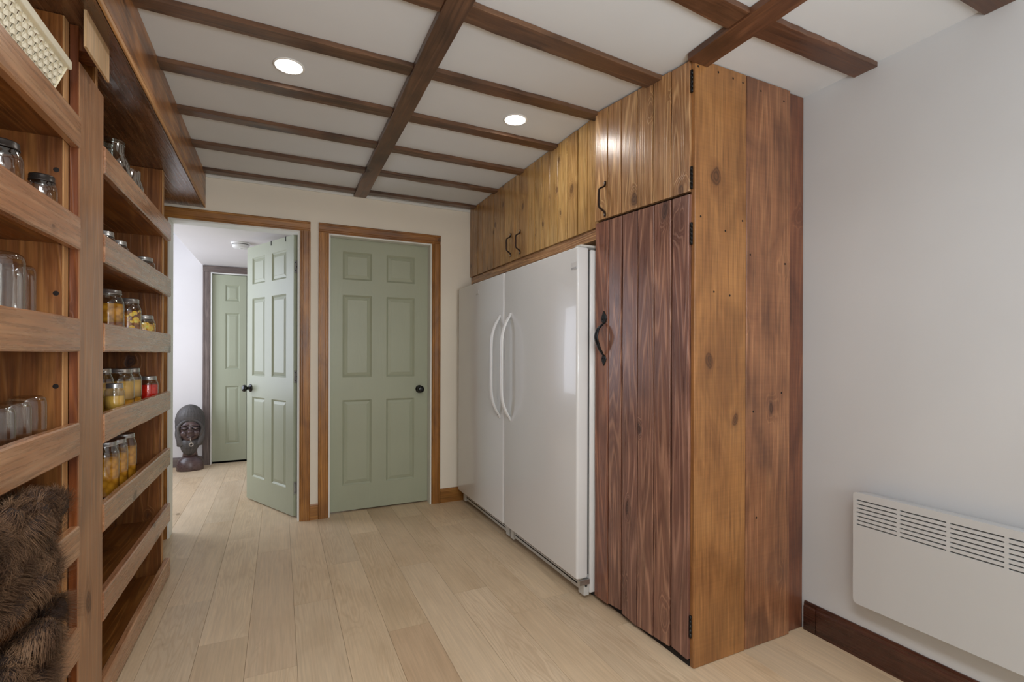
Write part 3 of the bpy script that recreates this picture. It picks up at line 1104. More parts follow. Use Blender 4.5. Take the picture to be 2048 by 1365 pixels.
# hand-forged pull on the lower door
def forged_pull(parent, x, y, z0, z1):
    hx = bpy.data.objects.new('door_pull', None)
    link(hx, Matrix.Translation((x, y, (z0 + z1) / 2)), parent)
    hx['label'] = 'black iron pull with arrowhead ends'
    def plate_(zc, s, up):
        pts = [(-.000, 1.0), (.016, .35), (.022, -.15), (.016, -.55), (.008, -.8), (-.008, -.8), (-.016, -.55), (-.022, -.15), (-.016, .35)]
        bm = bmesh.new()
        a = [bm.verts.new((0, p[0] * s, p[1] * .034 * s * up)) for p in pts]
        b = [bm.verts.new((-.004, p[0] * s * .85, p[1] * .034 * s * up * .9)) for p in pts]
        bm.faces.new(a); bm.faces.new(b[::-1])
        for k in range(len(pts)):
            bm.faces.new((a[k], a[(k + 1) % len(pts)], b[(k + 1) % len(pts)], b[k]))
        bm_obj('arrow_plate', bm, MAT['iron'], hx, Matrix.Translation((x, y, zc)))
        for sy in (-.009, .009):
            lathe('rivet', [(0, 0), (.003, 0), (.0025, .002), (0, .0028)], MAT['iron'], hx,
                  Matrix.Translation((x - .004, y + sy * s, zc - .006 * up)) @ Matrix.Rotation(R(-90), 4, 'Y'), seg=8)
    plate_(z1 - .036, 1.0, 1)
    plate_(z0 + .030, .85, -1)
    pts = smooth_path([(-.002, 0, z1 - .060), (-.014, 0, z1 - .070), (-.034, 0, z1 - .088), (-.045, 0, z1 - .120), (-.042, 0, (z0 + z1) / 2 - .01),
                       (-.028, 0, z0 + .085), (-.012, 0, z0 + .062), (-.002, 0, z0 + .048)], 5)
    n = len(pts)
    tp = [0.55 + .75 * math.sin(math.pi * min(1, max(0, i / (n - 1)))) for i in range(n)]
    sweep('grip', pts, .0095, .0055, MAT['iron'], hx, Matrix.Translation((x, y, 0)), side=(0, 1, 0), taper=tp, seg=10)


forged_pull(ld, front_x(1.87) - .0015, 1.872, 1.123, 1.385)


def bar_pull(parent, x, y, z0, z1, d=.036):
    hx = bpy.data.objects.new('door_pull', None)
    link(hx, Matrix.Translation((x, y, (z0 + z1) / 2)), parent)
    hx['label'] = 'bronze bent bar pull'
    pts = smooth_path([(-.002, 0, z1), (-.003, 0, z1 - .018), (-.012, 0, z1 - .026), (-d + .004, 0, z1 - .038), (-d, 0, z1 - .052),
                       (-d, 0, (z0 + z1) / 2), (-d, 0, z0 + .052), (-d + .004, 0, z0 + .038), (-.012, 0, z0 + .026), (-.003, 0, z0 + .018), (-.002, 0, z0)], 4)
    sweep('grip', pts, .0062, .0042, MAT['bronze'], hx, Matrix.Translation((x, y, 0)), side=(0, 1, 0), seg=10)
    for z in (z0 + .008, z1 - .008):
        lathe('screw_head', [(0, 0), (.0042, 0), (.0035, .002), (0, .0026)], MAT['steel'], hx,
              Matrix.Translation((x - .006, y, z)) @ Matrix.Rotation(R(-90), 4, 'Y'), seg=10)


bar_pull(ud, front_x(1.866) - .0015, 1.866, 1.822, 1.985)

# cabinet over the freezers
wc = thing('wall_cabinet', 'golden pine plank cabinet under the ceiling over the white freezers', 'cabinet', (1.72, 2.84, 1.75))
WX = 1.392
topf = lambda y: CEIL + sag(1.39, y) - .004
botf = lambda y: 1.800
dl = bpy.data.objects.new('left_door', None); link(dl, Matrix.Translation((WX, 3.3, 2.07)), wc)
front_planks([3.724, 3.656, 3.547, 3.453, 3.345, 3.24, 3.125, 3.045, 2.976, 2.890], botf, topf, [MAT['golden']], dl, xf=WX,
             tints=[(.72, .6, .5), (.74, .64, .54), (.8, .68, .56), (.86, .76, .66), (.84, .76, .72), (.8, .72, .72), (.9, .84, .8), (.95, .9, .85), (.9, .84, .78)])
bar_pull(dl, WX, 2.945, 1.830, 1.985, .034)
dr = bpy.data.objects.new('right_door', None); link(dr, Matrix.Translation((WX, 2.5, 2.07)), wc)
front_planks([2.884, 2.823, 2.696, 2.61, 2.523, 2.428, 2.339, 2.239, 2.143], botf, topf, [MAT['golden']], dr, xf=WX,
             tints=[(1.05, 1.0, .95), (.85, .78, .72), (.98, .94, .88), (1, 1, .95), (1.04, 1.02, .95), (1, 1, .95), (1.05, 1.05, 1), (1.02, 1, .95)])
bar_pull(dr, WX, 2.803, 1.822, 1.978, .034)
front_planks([2.139, 2.054, 1.952], botf, topf, [MAT['golden']], wc, xf=WX + .002, tints=[(1.05, 1.05, 1), (1.05, 1.02, .95)])
board('bottom_rail', (WX + .022, 2.838, 1.772), 1.77, .054, .019, (0, 1, 0), (0, 0, 1), MAT['tan'], wc, tint=(.95, .85, .75))
board('bottom_panel', (1.73, 2.838, 1.775), 1.77, .6, .018, (0, 1, 0), (1, 0, 0), MAT['tan'], wc)
box('cabinet_body', (1.414, 2.040), (1.953, 3.722), (1.80, 2.29), MAT['dark_side'], wc)


# ------------------------------------------------------------------ twin upright freezers
def freezer(label, y0, y1, hy, bay, bz0, right_hinge):
    t = thing('upright_freezer', label, 'freezer', (1.68, (y0 + y1) / 2, 0), 'twin white upright freezers')
    o = box('freezer_body', (1.3455, 1.99), (y0 + .003, y1 - .003), (.03, 1.682), MAT['appliance'], t, .006, 2, True)
    door = box('freezer_door', (1.270, 1.336), (y0 + .002, y1 - .002), (.106, 1.692), MAT['appliance'], t, .011, 4, True)
    for p in door.data.polygons:
        p.use_smooth = True
    box('door_gasket', (1.3365, 1.3450), (y0 + .012, y1 - .012), (.12, 1.68), MAT['rubber'], t)
    hn = bpy.data.objects.new('door_handle', None)
    link(hn, Matrix.Translation((1.27, hy, 1.1)), t)
    pts = smooth_path([(1.2695, hy, 1.428), (1.262, hy, 1.408), (1.238, hy, 1.368), (1.219, hy, 1.315), (1.210, hy, 1.25), (1.209, hy, 1.1),
                       (1.210, hy, .95), (1.219, hy, .885), (1.238, hy, .832), (1.262, hy, .792), (1.2695, hy, .772)], 4)
    pts = [p - Vector((1.27, hy, 1.1)) for p in pts]
    n = len(pts)
    tp = [0.62 + .38 * min(1, min(i, n - 1 - i) / 8) for i in range(n)]
    sweep('grip', pts, .0175, .0095, MAT['appliance'], hn, Matrix.Translation((1.27, hy, 1.1)), side=(0, 1, 0), seg=14, taper=tp)
    for z in (1.408, .792):
        lathe('screw', [(0, 0), (.003, 0), (.0028, .001), (0, .0012)], MAT['rubber'], hn,
              Matrix.Translation((1.2535, hy, z)) @ Matrix.Rotation(R(-90), 4, 'Y'), seg=8)
    bd = box('badge', (1.2682, 1.2699), (bay[1], bay[0]), (bz0, bz0 + .034), MAT['appliance'], t, .0006, 1)
    box('badge_bar', (1.2676, 1.2682), (bay[1] + .004, bay[0] - .004), (bz0 + .003, bz0 + .010), MAT['steel'], bd)
    # kick grille
    kg = box('kick_grille', (1.322, 1.3445), (y0 + .06, y1 - .05), (.034, .098), MAT['appliance_grey'], t, .002)
    for q in range(3):
        box('grille_slot', (1.3212, 1.3222), (y0 + .075, y1 - .065), (.052 + .015 * q, .0585 + .015 * q), MAT['dark'], kg)
    for (a, b_) in ((y0 + .006, y0 + .056), (y1 - .048, y1 - .004)):
        box('corner_foot', (1.315, 1.3445), (a, b_), (.022, .100), MAT['appliance_grey'], t, .003)
    for a in (y0 + .04, y1 - .04):
        lathe('levelling_foot', [(0, 0), (.018, 0), (.018, .008), (.006, .012), (.006, .029), (0, .029)], MAT['rubber'], t,
              Matrix.Translation((1.40, a, 0)), seg=12)
        lathe('levelling_foot', [(0, 0), (.018, 0), (.018, .008), (.006, .012), (.006, .029), (0, .029)], MAT['rubber'], t,
              Matrix.Translation((1.92, a, 0)), seg=12)
    if right_hinge:
        h = box('bottom_hinge', (1.285, 1.342), (y0 - .003, y0 + .010), (.078, .1035), MAT['steel'], t, .001)
        lathe('hinge_pin', [(0, 0), (.006, 0), (.006, .010), (0, .010)], MAT['rubber'], h, Matrix.Translation((1.325, y0 + .004, .068)), seg=10)
        bm = bmesh.new()
        add_box(bm, (1.29, 1.40), (y0 + .006, y0 + .055), (1.6925, 1.704), .004, 2)
        bm_obj('hinge_cover', bm, MAT['appliance_grey'], t, None, True)
    return t


freezer('white upright freezer nearest the tall cabinet, handle on its left edge', 1.948, 2.782, 2.690, (2.004, 1.952), 1.585, True)
freezer('white upright freezer nearest the back wall, handle on its right edge', 2.790, 3.655, 2.848, (3.27, 3.215), 1.60, False)

# ------------------------------------------------------------------ panel heater on the right wall
ht = thing('panel_heater', 'white wall panel convector heater with slotted grille, low on the right wall', 'heater', (2.03, .66, .24))
HX, HY0, HY1, HZ0, HZ1 = 1.965, .20, 1.113, .241, .661
hb = box('heater_back', (HX + .014, 2.030), (HY0 + .004, HY1 - .004), (HZ0 + .004, HZ1 - .004), MAT['heater'], ht, .008, 3, True)
for yy in (.35, .95):
    box('wall_bracket', (2.030, 2.0475), (yy - .03, yy + .03), (.36, .56), MAT['steel'], ht)
# front sheet: outline with rounded corners, slotted area left open and filled by slats
groups = []
y = 1.100
while y - .132 > HY0:
    groups.append((y, y - .132))
    y -= .1415
S0, S1 = .5395, .6455
NS = 7


def rounded_sheet(bm, y0, y1, z0, z1, x0, x1, r=.018, corners=(1, 1, 1, 1)):
    pts = []
    cs = [((y0 + r, z0 + r), 180), ((y1 - r, z0 + r), 270), ((y1 - r, z1 - r), 0), ((y0 + r, z1 - r), 90)]
    cor = [(y0, z0), (y1, z0), (y1, z1), (y0, z1)]
    for i, (c, a0) in enumerate(cs):
        if corners[i]:
            for k in range(6):
                a = R(a0 + 90 * k / 5)
                pts.append((c[0] + r * math.cos(a), c[1] + r * math.sin(a)))
        else:
            pts.append(cor[i])
    bk = [bm.verts.new((x1, p[0], p[1])) for p in pts]
    cy, cz = (y0 + y1) / 2, (z0 + z1) / 2
    fr = [bm.verts.new((x0, p[0], p[1])) for p in pts]
    bm.faces.new(bk); bm.faces.new(fr[::-1])
    for k in range(len(pts)):
        bm.faces.new((bk[k], bk[(k + 1) % len(pts)], fr[(k + 1) % len(pts)], fr[k]))


bm = bmesh.new()
rounded_sheet(bm, HY0, HY1, HZ0, S0, HX, HX + .012, corners=(1, 1, 0, 0))
rounded_sheet(bm, HY0, HY1, S1, HZ1, HX, HX + .012, r=.012, corners=(0, 0, 1, 1))
add_box(bm, (HX, HX + .012), (groups[0][0], HY1), (S0, S1))
add_box(bm, (HX, HX + .012), (HY0, groups[-1][1]), (S0, S1))
for a, b_ in zip(groups[:-1], groups[1:]):
    add_box(bm, (HX, HX + .012), (b_[0], a[1]), (S0, S1))
bm_obj('front_sheet', bm, MAT['heater'], ht)
box('slot_recess', (HX + .0095, HX + .0125), (groups[-1][1], groups[0][0]), (S0, S1), MAT['slot'], ht)
pitch = (S1 - S0) / NS
for (a, b_) in groups:
    for k in range(NS):
        if k == 0:
            continue
        z0 = S0 + k * pitch - pitch + .0045
        box('slat', (HX, HX + .009), (b_, a), (z0, z0 + pitch - .0045), MAT['heater'], ht)
    box('slat', (HX, HX + .009), (b_, a), (S0 + (NS - 1) * pitch + .0045, S1), MAT['heater'], ht)

# ------------------------------------------------------------------ recessed lamps, smoke detector
def recessed(label, x, y, grp='recessed ceiling lamps'):
    z = CEIL + sag(x, y)
    t = thing('recessed_lamp', label, 'lamp', (x, y, z), grp)
    lathe('lamp_trim', [(.0, -.0005), (.060, -.0005), (.060, -.003), (.056, -.005), (.050, -.004), (.049, -.002), (0, -.002)], MAT['lamp_ring'], t, Matrix.Translation((x, y, z)), seg=36)
    lathe('lamp_lens', [(0, -.0045), (.0485, -.0045), (.0485, -.003), (0, -.003)], MAT['lamp'], t, Matrix.Translation((x, y, z)), seg=36)


recessed('round recessed lamp between the battens left of the long central batten', .030, 2.183)
recessed('round recessed lamp in the ceiling near the wall cabinet, right of the central batten', 1.057, 2.19)

sd = thing('smoke_detector', 'white round smoke detector on the hall ceiling above the open door', 'smoke detector', (-.30, 4.70, 2.11))
Ms = Matrix.Translation((-.30, 4.70, 2.11)) @ Matrix.Rotation(math.pi, 4, 'X')
lathe('detector_base', [(0, 0), (.074, 0), (.074, .008), (.070, .012), (0, .012)], MAT['plastic_white'], sd, Ms, seg=32)
lathe('detector_cover', [(0, .012), (.058, .0125), (.058, .016), (.066, .018), (.064, .036), (.056, .044), (.030, .047), (0, .047)], MAT['plastic_white'], sd, Ms, seg=32)
lathe('test_button', [(0, .047), (.011, .047), (.011, .052), (.008, .054), (0, .054)], MAT['plastic_white'], sd, Ms, seg=16)
lathe('vent_gap', [(.0585, .0125), (.0645, .013), (.0645, .0165), (.0585, .0165)], MAT['slot'], sd, Ms, seg=32)


# ------------------------------------------------------------------ jars
def jar(label, x, y, shelf_i, r, h, fill=None, fill_h=.85, lid='lid', group=None, inverted=False, wide=True, cat='jar', slices=0,
        glass='glass', fill_split=None, shape='jar', zoff=0.0):
    z = SHELF_TOP[shelf_i] + .0005 + zoff
    t = thing('mason_jar' if shape == 'jar' else 'glass_jug', label, cat, (x, y, z), group)
    M = Matrix.Translation((x, y, z))
    rn = r * (.80 if wide else .66)
    hb = h * .80 if shape == 'jar' else h * .62
    if h < r * 2.6:
        hb = h * .72
    prof = [(0, .003), (r * .62, .001), (r * .74, .0), (r * .90, .005), (r * .98, .014), (r, .024), (r, hb * .5), (r, hb - .010), (r * .97, hb), (rn + (r - rn) * .45, hb + (h - hb) * .25),
            (rn, hb + (h - hb) * .48), (rn, h - .001)]
    if inverted:
        prof = [(rr, h - zz) for rr, zz in prof][::-1]
    sq = (lambda a, zz: 1 + .03 * math.cos(4 * a)) if shape == 'jar' else None
    lathe('jar_glass', prof, MAT[glass], t, M, seg=28, mod=sq)
    if fill:
        top = hb * fill_h
        k = .945
        pf = [(0, .005), (r * .78 * k, .005), (r * .93 * k, .008), (r * k, .014), (r * k, top * .5), (r * k, min(top, hb - .010)), (0, min(top, hb - .010) + .0005)]
        if fill_split:
            cut = fill_split[1] * top
            pf1 = [q for q in pf[:4]] + [(r * k, cut), (0, cut)]
            pf2 = [(0, cut + .0006), (r * k, cut + .0006), (r * k, min(top, hb - .010)), (0, min(top, hb - .010) + .0005)]
            lathe('preserve', pf1, MAT[fill], t, M, seg=24, mod=sq)
            lathe('preserve', pf2, MAT[fill_split[0]], t, M, seg=24, mod=sq)
        else:
            lathe('preserve', pf, MAT[fill], t, M, seg=24, mod=sq)
    if slices:
        bm = bmesh.new()
        rg = random.Random(slices + int(y * 1000))
        for _ in range(slices):
            a, zz = rg.uniform(0, 6.283), rg.uniform(.014, hb * fill_h)
            sr = rg.uniform(.0095, .0145)
            mm = (Matrix.Translation((math.cos(a) * (r * .90), math.sin(a) * (r * .90), zz)) @ Euler((rg.uniform(-.6, .6), R(90) + rg.uniform(-.4, .4), a), 'XYZ').to_matrix().to_4x4())
            mm = Matrix.Translation((math.cos(a) * (r * .905), math.sin(a) * (r * .905), zz)) @ Matrix.Rotation(a, 4, 'Z') @ Matrix.Rotation(R(90) + rg.uniform(-.25, .25), 4, 'Y')
            bmesh.ops.create_cone(bm, cap_ends=True, segments=10, radius1=sr, radius2=sr * .9, depth=.0028, matrix=mm)
        o = bm_obj('preserve_slices', bm, MAT['slice'], t, M)
        o['kind'] = 'stuff'
    if lid and not inverted:
        rl = rn * 1.05
        zl = h - .016
        lathe('jar_lid', [(rl, zl), (rl * 1.03, zl + .001), (rl * 1.03, zl + .003), (rl, zl + .004), (rl, zl + .015), (rl * .96, zl + .0185), (rl * .86, zl + .0185),
                          (rl * .84, zl + .0175), (0, zl + .0178)], MAT[lid], t, M, seg=28)
    return t


g3, g4, g5, g2 = 'preserves on the waist-high shelf', 'preserves on the second shelf below', 'preserves on the third shelf', 'jars on the upper shelf'
# far bay, shelf with vegetables in brine (level 4)
jar('tall jar of dark brown preserve beside the post, on the pickled slices shelf', -.63, 2.50, 4, .049, .222, 'brown_fill', .95, group=g3, slices=0, fill_split=('amber', .55))
jar('tall jar packed with golden slices, second jar from the post on its shelf', -.607, 2.68, 4, .046, .205, 'brown_fill', .92, group=g3, slices=80)
jar('short wide jar of yellow slices with a silver lid, right of the tall slice jar', -.601, 2.915, 4, .048, .148, 'amber', .9, group=g3, slices=70)
jar('narrow short jar at the far end of the shelf behind the yellow slices', -.612, 3.005, 4, .033, .146, 'amber', .85, group=g3)
# level 3
jar('straw coloured jar half hidden behind the wooden post, shelf with the tomatoes', -.655, 2.488, 3, .043, .205, 'straw', .9, group=g4, fill_split=('straw_clear', .6))
jar('small jar of pale yellow preserve in front of the big yellow jar', -.585, 2.395, 3, .032, .148, 'straw', .85, group=g4, fill_split=('straw_clear', .5))
jar('large jar of pale yellow preserve behind the small yellow jar', -.628, 2.628, 3, .054, .200, 'amber', .92, group=g4, fill_split=('straw_clear', .45))
jar('slim tall jar of yellow preserve beside the red jars', -.622, 2.780, 3, .043, .198, 'amber', .92, group=g4, fill_split=('straw_clear', .45))
jar('red tomato jar partly hidden behind the yellow jars', -.668, 3.000, 3, .034, .150, 'red', .92, group=g4)
jar('bright red jar of tomatoes at the far end of the shelf', -.591, 2.965, 3, .041, .152, 'red', .92, group=g4)
# level 2
jar('tall golden jar beside the post on the lowest filled shelf', -.615, 2.40, 2, .043, .215, 'amber', .9, group=g5, wide=True)
jar('middle one of three tall golden jars on the lowest filled shelf', -.615, 2.530, 2, .042, .205, 'amber', .9, group=g5)
jar('farthest of three tall golden jars on the lowest filled shelf', -.615, 2.660, 2, .043, .208, 'amber', .92, group=g5)
# level 5: only lids show over the rail
jar('empty jar whose pale lid just shows over the rail beside the post, second shelf', -.62, 2.40, 5, .036, .143, None, group=g2)
jar('empty jar showing only its lid, between the post and the wide lid', -.62, 2.575, 5, .036, .143, None, group=g2)
jar('empty jar with wide silver lid over the second rail, far part of the shelf', -.60, 2.885, 5, .050, .130, None, group=g2)
# level 6
jar('frosted glass jar with knobbed glass lid on the top shelf by the post', -.607, 2.45, 6, .056, .225, None, lid='glass_green', group='glassware on the top shelf', glass='glass_green', shape='jug', wide=False, cat='jar')
jar('round open glass jug on the top shelf behind the lidded jar', -.612, 2.68, 6, .060, .185, None, lid=None, group='glassware on the top shelf', glass='glass_green', shape='jug', cat='jug')
# near bay
gc = 'upturned clear jars on the lower shelf by the post'
jar('upturned clear jar nearest the side panel, lower near shelf', -.589, 1.672, 3, .038, .158, None, lid=None, group=gc, inverted=True)
jar('middle one of the upturned clear jars at the left edge', -.589, 1.592, 3, .036, .150, None, lid=None, group=gc, inverted=True)
jar('upturned clear jar cut by the left edge of the view', -.589, 1.510, 3, .037, .146, None, lid=None, group=gc, inverted=True)
gb = 'large clear jars on the waist-high near shelf'
jar('large upturned clear jar at the left edge on the waist-high shelf', -.605, 1.555, 4, .052, .205, None, lid=None, group=gb, inverted=True)
jar('slim upturned clear jar between the large clear jar and the side panel', -.615, 1.690, 4, .036, .195, None, lid=None, group=gb, inverted=True)
gd = 'dark lidded jars on the upper near shelf'
jar('dark lidded jar by the side panel showing over the upper rail', -.583, 1.738, 5, .032, .150, None, lid='lid_dark', group=gd)
jar('dark lidded jar at the left edge on the upper near shelf', -.605, 1.575, 5, .042, .175, None, lid='lid_dark', group=gd)
jar('small clear jar low on the near shelf behind the fur', -.585, 1.700, 1, .034, .075, None, lid='lid', group='low near shelf jar')

# ------------------------------------------------------------------ woven basket
bs = thing('woven_basket', 'cream woven plastic basket on the top shelf at the upper left', 'basket', (-.62, 1.45, SHELF_TOP[6]))
BZ = SHELF_TOP[6]


def basket_walls():
    y0b, y1b, y0t, y1t = 1.10, 1.665, 1.075, 1.722
    x0b, x1b, x0t, x1t = -.78, -.565, -.80, -.528
    zb, zt = BZ + .002, BZ + .158
    corners_b = [(x1b, y0b), (x1b, y1b), (x0b, y1b), (x0b, y0b)]
    corners_t = [(x1t, y0t), (x1t, y1t), (x0t, y1t), (x0t, y0t)]

    def P(side, u, v, off=0):
        a, b_ = corners_b[side], corners_b[(side + 1) % 4]
        c, d = corners_t[side], corners_t[(side + 1) % 4]
        bx, by = a[0] + (b_[0] - a[0]) * u, a[1] + (b_[1] - a[1]) * u
        tx, ty = c[0] + (d[0] - c[0]) * u, c[1] + (d[1] - c[1]) * u
        x, y_ = bx + (tx - bx) * v, by + (ty - by) * v
        nx, ny = (b_[1] - a[1]), -(b_[0] - a[0])
        l = math.hypot(nx, ny)
        return Vector((x + nx / l * off, y_ + ny / l * off, zb + (zt - zb) * v))

    bm = bmesh.new()

    def strip(p, wdir_fn, wid, thick=.0012):
        prev = None
        for i, (q, wd, nn) in enumerate(p):
            a = [bm.verts.new(q + wd * wid + nn * thick), bm.verts.new(q - wd * wid + nn * thick),
                 bm.verts.new(q - wd * wid - nn * thick), bm.verts.new(q + wd * wid - nn * thick)]
            if prev:
                for k in range(4):
                    bm.faces.new((prev[k], prev[(k + 1) % 4], a[(k + 1) % 4], a[k]))
            prev = a
    for side in range(4):
        ln = .6 if side % 2 == 0 else .24
        ns = int(ln / .0135)
        rows = 9
        a, b_ = corners_b[side], corners_b[(side + 1) % 4]
        ud_ = Vector((b_[0] - a[0], b_[1] - a[1], 0)).normalized()
        nd_ = Vector((ud_.y, -ud_.x, 0))
        for r_ in range(rows):
            v = (r_ + .5) / rows
            pts = []
            for i in range(ns * 4 + 1):
                u = i / (ns * 4)
                off = .0010 * math.sin(math.pi * (i / 4) + math.pi * r_)
                pts.append((P(side, u, v + .010 * math.sin(math.pi * i / 4 + math.pi * r_), off), Vector((0, 0, 1)), nd_))
            strip(pts, None, .0066)
        for s_ in range(ns + 1):
            u = s_ / ns
            pts = [(P(side, u, v_ / 18, 0), ud_, nd_) for v_ in range(19)]
            strip(pts, None, .0048, .0006)
    o = bm_obj('weave', bm, MAT['basket'], bs)
    o['kind'] = 'stuff'
    # inner liner seen through the holes
    bm = bmesh.new()
    bb = [bm.verts.new(P(s_, 0, 0, -.012 if True else 0)) for s_ in range(4)]
    cx, cy = -.675, 1.38
    for vtx in bb:
        vtx.co.x = cx + (vtx.co.x - cx) * .93
        vtx.co.y = cy + (vtx.co.y - cy) * .97
    tt = [bm.verts.new(P(s_, 0, .96, -.012)) for s_ in range(4)]
    for vtx in tt:
        vtx.co.x = cx + (vtx.co.x - cx) * .93
        vtx.co.y = cy + (vtx.co.y - cy) * .97
    bm.faces.new(bb[::-1])
    for k in range(4):
        bm.faces.new((bb[k], bb[(k + 1) % 4], tt[(k + 1) % 4], tt[k]))
    bm_obj('liner', bm, MAT['basket_in'], bs)
    # rim
    bm = bmesh.new()
    ins = .010
    for (xa, xb, ya, yb) in ((x1t - .004, x1t + ins, y0t - ins, y1t + ins), (x0t - ins, x0t + .004, y0t - ins, y1t + ins),
                             (x0t + .004, x1t - .004, y0t - ins, y0t + .004), (x0t + .004, x1t - .004, y1t - .004, y1t + ins)):
        add_box(bm, (xa, xb), (ya, yb), (zt - .004, zt + .020), .003, 2)
    bm_obj('rim', bm, MAT['basket'], bs)


basket_walls()


# ------------------------------------------------------------------ fur pelts hung over the near rails
def pelt(label, loc, blobs, seed, nstr=22000):
    t = thing('fur_pelt', label, 'fur', loc, 'brown fur pelts on the near shelves')
    rs = np.random.RandomState(seed)
    bm = bmesh.new()
    for (c, s) in blobs:
        bmesh.ops.create_icosphere(bm, subdivisions=3, radius=1.0,
                                   matrix=Matrix.Translation(c) @ Matrix.Diagonal((s[0], s[1], s[2], 1)))
    o = bm_obj('hide', bm, MAT['hide'], t, None, True)
    # strands
    areas = np.array([s[1] * (s[2] + s[0]) for c, s in blobs])
    nb_ = len(blobs)
    bdir = rs.normal(size=(nb_, 3)) * .8
    bdir[:, 2] -= .5
    areas = areas / areas.sum()
    idx = rs.choice(len(blobs), nstr, p=areas)
    C_ = np.array([b[0] for b in blobs])[idx]
    S_ = np.array([b[1] for b in blobs])[idx]
    d = rs.normal(size=(nstr, 3))
    d /= np.linalg.norm(d, axis=1)[:, None]
    d /= 1
    p = C_ + d * S_ * 0.985
    nrm = d / S_
    nrm /= np.linalg.norm(nrm, axis=1)[:, None]
    # clumps
    nc = 150
    cp = p[rs.choice(nstr, nc)]
    cd = rs.normal(size=(nc, 3)) * .55
    cd[:, 2] -= .55
    near = np.zeros(nstr, int)
    for a in range(0, nstr, 4000):
        dd = ((p[a:a + 4000, None, :] - cp[None]) ** 2).sum(2)
        near[a:a + 4000] = dd.argmin(1)
    tgt = cd[near] * .5 + bdir[idx] * .9
    L = rs.uniform(.018, .044, nstr)
    nseg = 5
    verts = np.zeros((nstr, nseg + 1, 2, 3))
    pos = p.copy()
    dirv = nrm * 1.0 + rs.normal(size=(nstr, 3)) * .22
    pull = (cp[near] - p) * 12
    side = np.cross(nrm, np.array([.3, .2, 1.0]))
    side /= (np.linalg.norm(side, axis=1)[:, None] + 1e-6)
    for k in range(nseg + 1):
        w = .0008 * (1 - k / (nseg + .8))
        verts[:, k, 0] = pos + side * w
        verts[:, k, 1] = pos - side * w
        f = (k + 1) / nseg
        dv = dirv * (1 - .75 * f) + tgt * f * 1.2 + pull * f * .5
        dv += np.stack([np.sin(k * 1.9 + near * 1.3), np.cos(k * 1.7 + near), np.sin(k * 1.3 + near * .7)], 1) * .25 * f
        dv /= np.linalg.norm(dv, axis=1)[:, None]
        pos = pos + dv * (L / nseg)[:, None]
    V = verts.reshape(-1, 3)
    base = (np.arange(nstr) * (nseg + 1) * 2)[:, None]
    k = np.arange(nseg)[None] * 2
    q = np.stack([base + k, base + k + 1, base + k + 3, base + k + 2], 2).reshape(-1, 4)
    me = bpy.data.meshes.new('fur')
    me.vertices.add(len(V))
    me.vertices.foreach_set('co', V.ravel())
    me.loops.add(q.size)
    me.loops.foreach_set('vertex_index', q.ravel().astype(np.int32))
    me.polygons.add(len(q))
    me.polygons.foreach_set('loop_start', (np.arange(len(q)) * 4).astype(np.int32))
    me.polygons.foreach_set('loop_total', np.full(len(q), 4, np.int32))
    me.update()
    me.materials.append(MAT['fur'])
    fo = bpy.data.objects.new('fur', me)
    link(fo, None, t)
    fo['kind'] = 'stuff'
    return t


def mounds(y0, y1, z0, z1, x, n, seed, top=None):
    """overlapping curly mounds over a hanging fleece"""
    rg = random.Random(seed)
    out = []
    for k in range(n):
        z = z0 + (z1 - z0) * ((k * .618) % 1)
        y = y0 + (y1 - y0) * ((k + .5) / n)
        edge = max(0, (y - (y1 - .08)) / .08)
        out.append(((x + rg.uniform(-.012, .016) - .012 * edge, y + rg.uniform(-.01, .01), z + rg.uniform(-.012, .012)),
                    (rg.uniform(.026, .036), rg.uniform(.042, .062), rg.uniform(.024, .034))))
    if top:
        for k in range(10):
            y = y0 + (y1 - y0) * (k + .5) / 10
            out.append(((-.535 + rg.uniform(-.02, .02), y, top + rg.uniform(-.01, .01)), (.045, .05, .034)))
            out.append(((-.600, y, top - .03), (.032, .05, .05)))
    return out


pelt('shaggy dark brown fur pelt hanging over the near rail, the upper of the two', (-.56, 1.2, SHELF_TOP[2]),
     mounds(.93, 1.495, .680, .850, -.482, 46, 3, top=.815), 3, 85000)
pelt('shaggy brown fur pelt below, hanging down past the lowest rails', (-.50, 1.15, .30),
     mounds(.93, 1.455, .330, .590, -.474, 56, 9), 5, 85000)

# ------------------------------------------------------------------ carved head statue
st = thing('carved_head_statue', 'dark carved wooden bust of a bearded hooded head on the hall floor', 'statue', (-.815, 5.83, 0))
th = math.atan2(.815, -5.83)      # local -y looks at the visitor
Mst = Matrix.Translation((-.815, 5.83, 0)) @ Matrix.Rotation(math.atan2(5.83, -.815) - math.pi / 2 , 4, 'Z')


def rings(name, secs, mat, seg=40, mod=None, M=None):
    """stack of elliptical sections (z, cx, cy, rx, ry)"""
    bm = bmesh.new()
    prev = None
    for (z, cx, cy, rx, ry) in secs:
        cur = []
        for k in range(seg):
            a = 2 * math.pi * k / seg
            m_ = mod(a, z) if mod else 1
            cur.append(bm.verts.new((cx + rx * m_ * math.cos(a), cy + ry * m_ * math.sin(a), z)))
        if prev:
            for k in range(seg):
                bm.faces.new((prev[k], prev[(k + 1) % seg], cur[(k + 1) % seg], cur[k]))
        else:
            bm.faces.new(cur[::-1])
        prev = cur
    bm.faces.new(prev)
    return bm_obj(name, bm, mat, st, M or Mst, True)


def groove(a, z):
    return 1 + .05 * (abs(math.sin(a * 13 + .5 * math.sin(z * 40))) - .5)


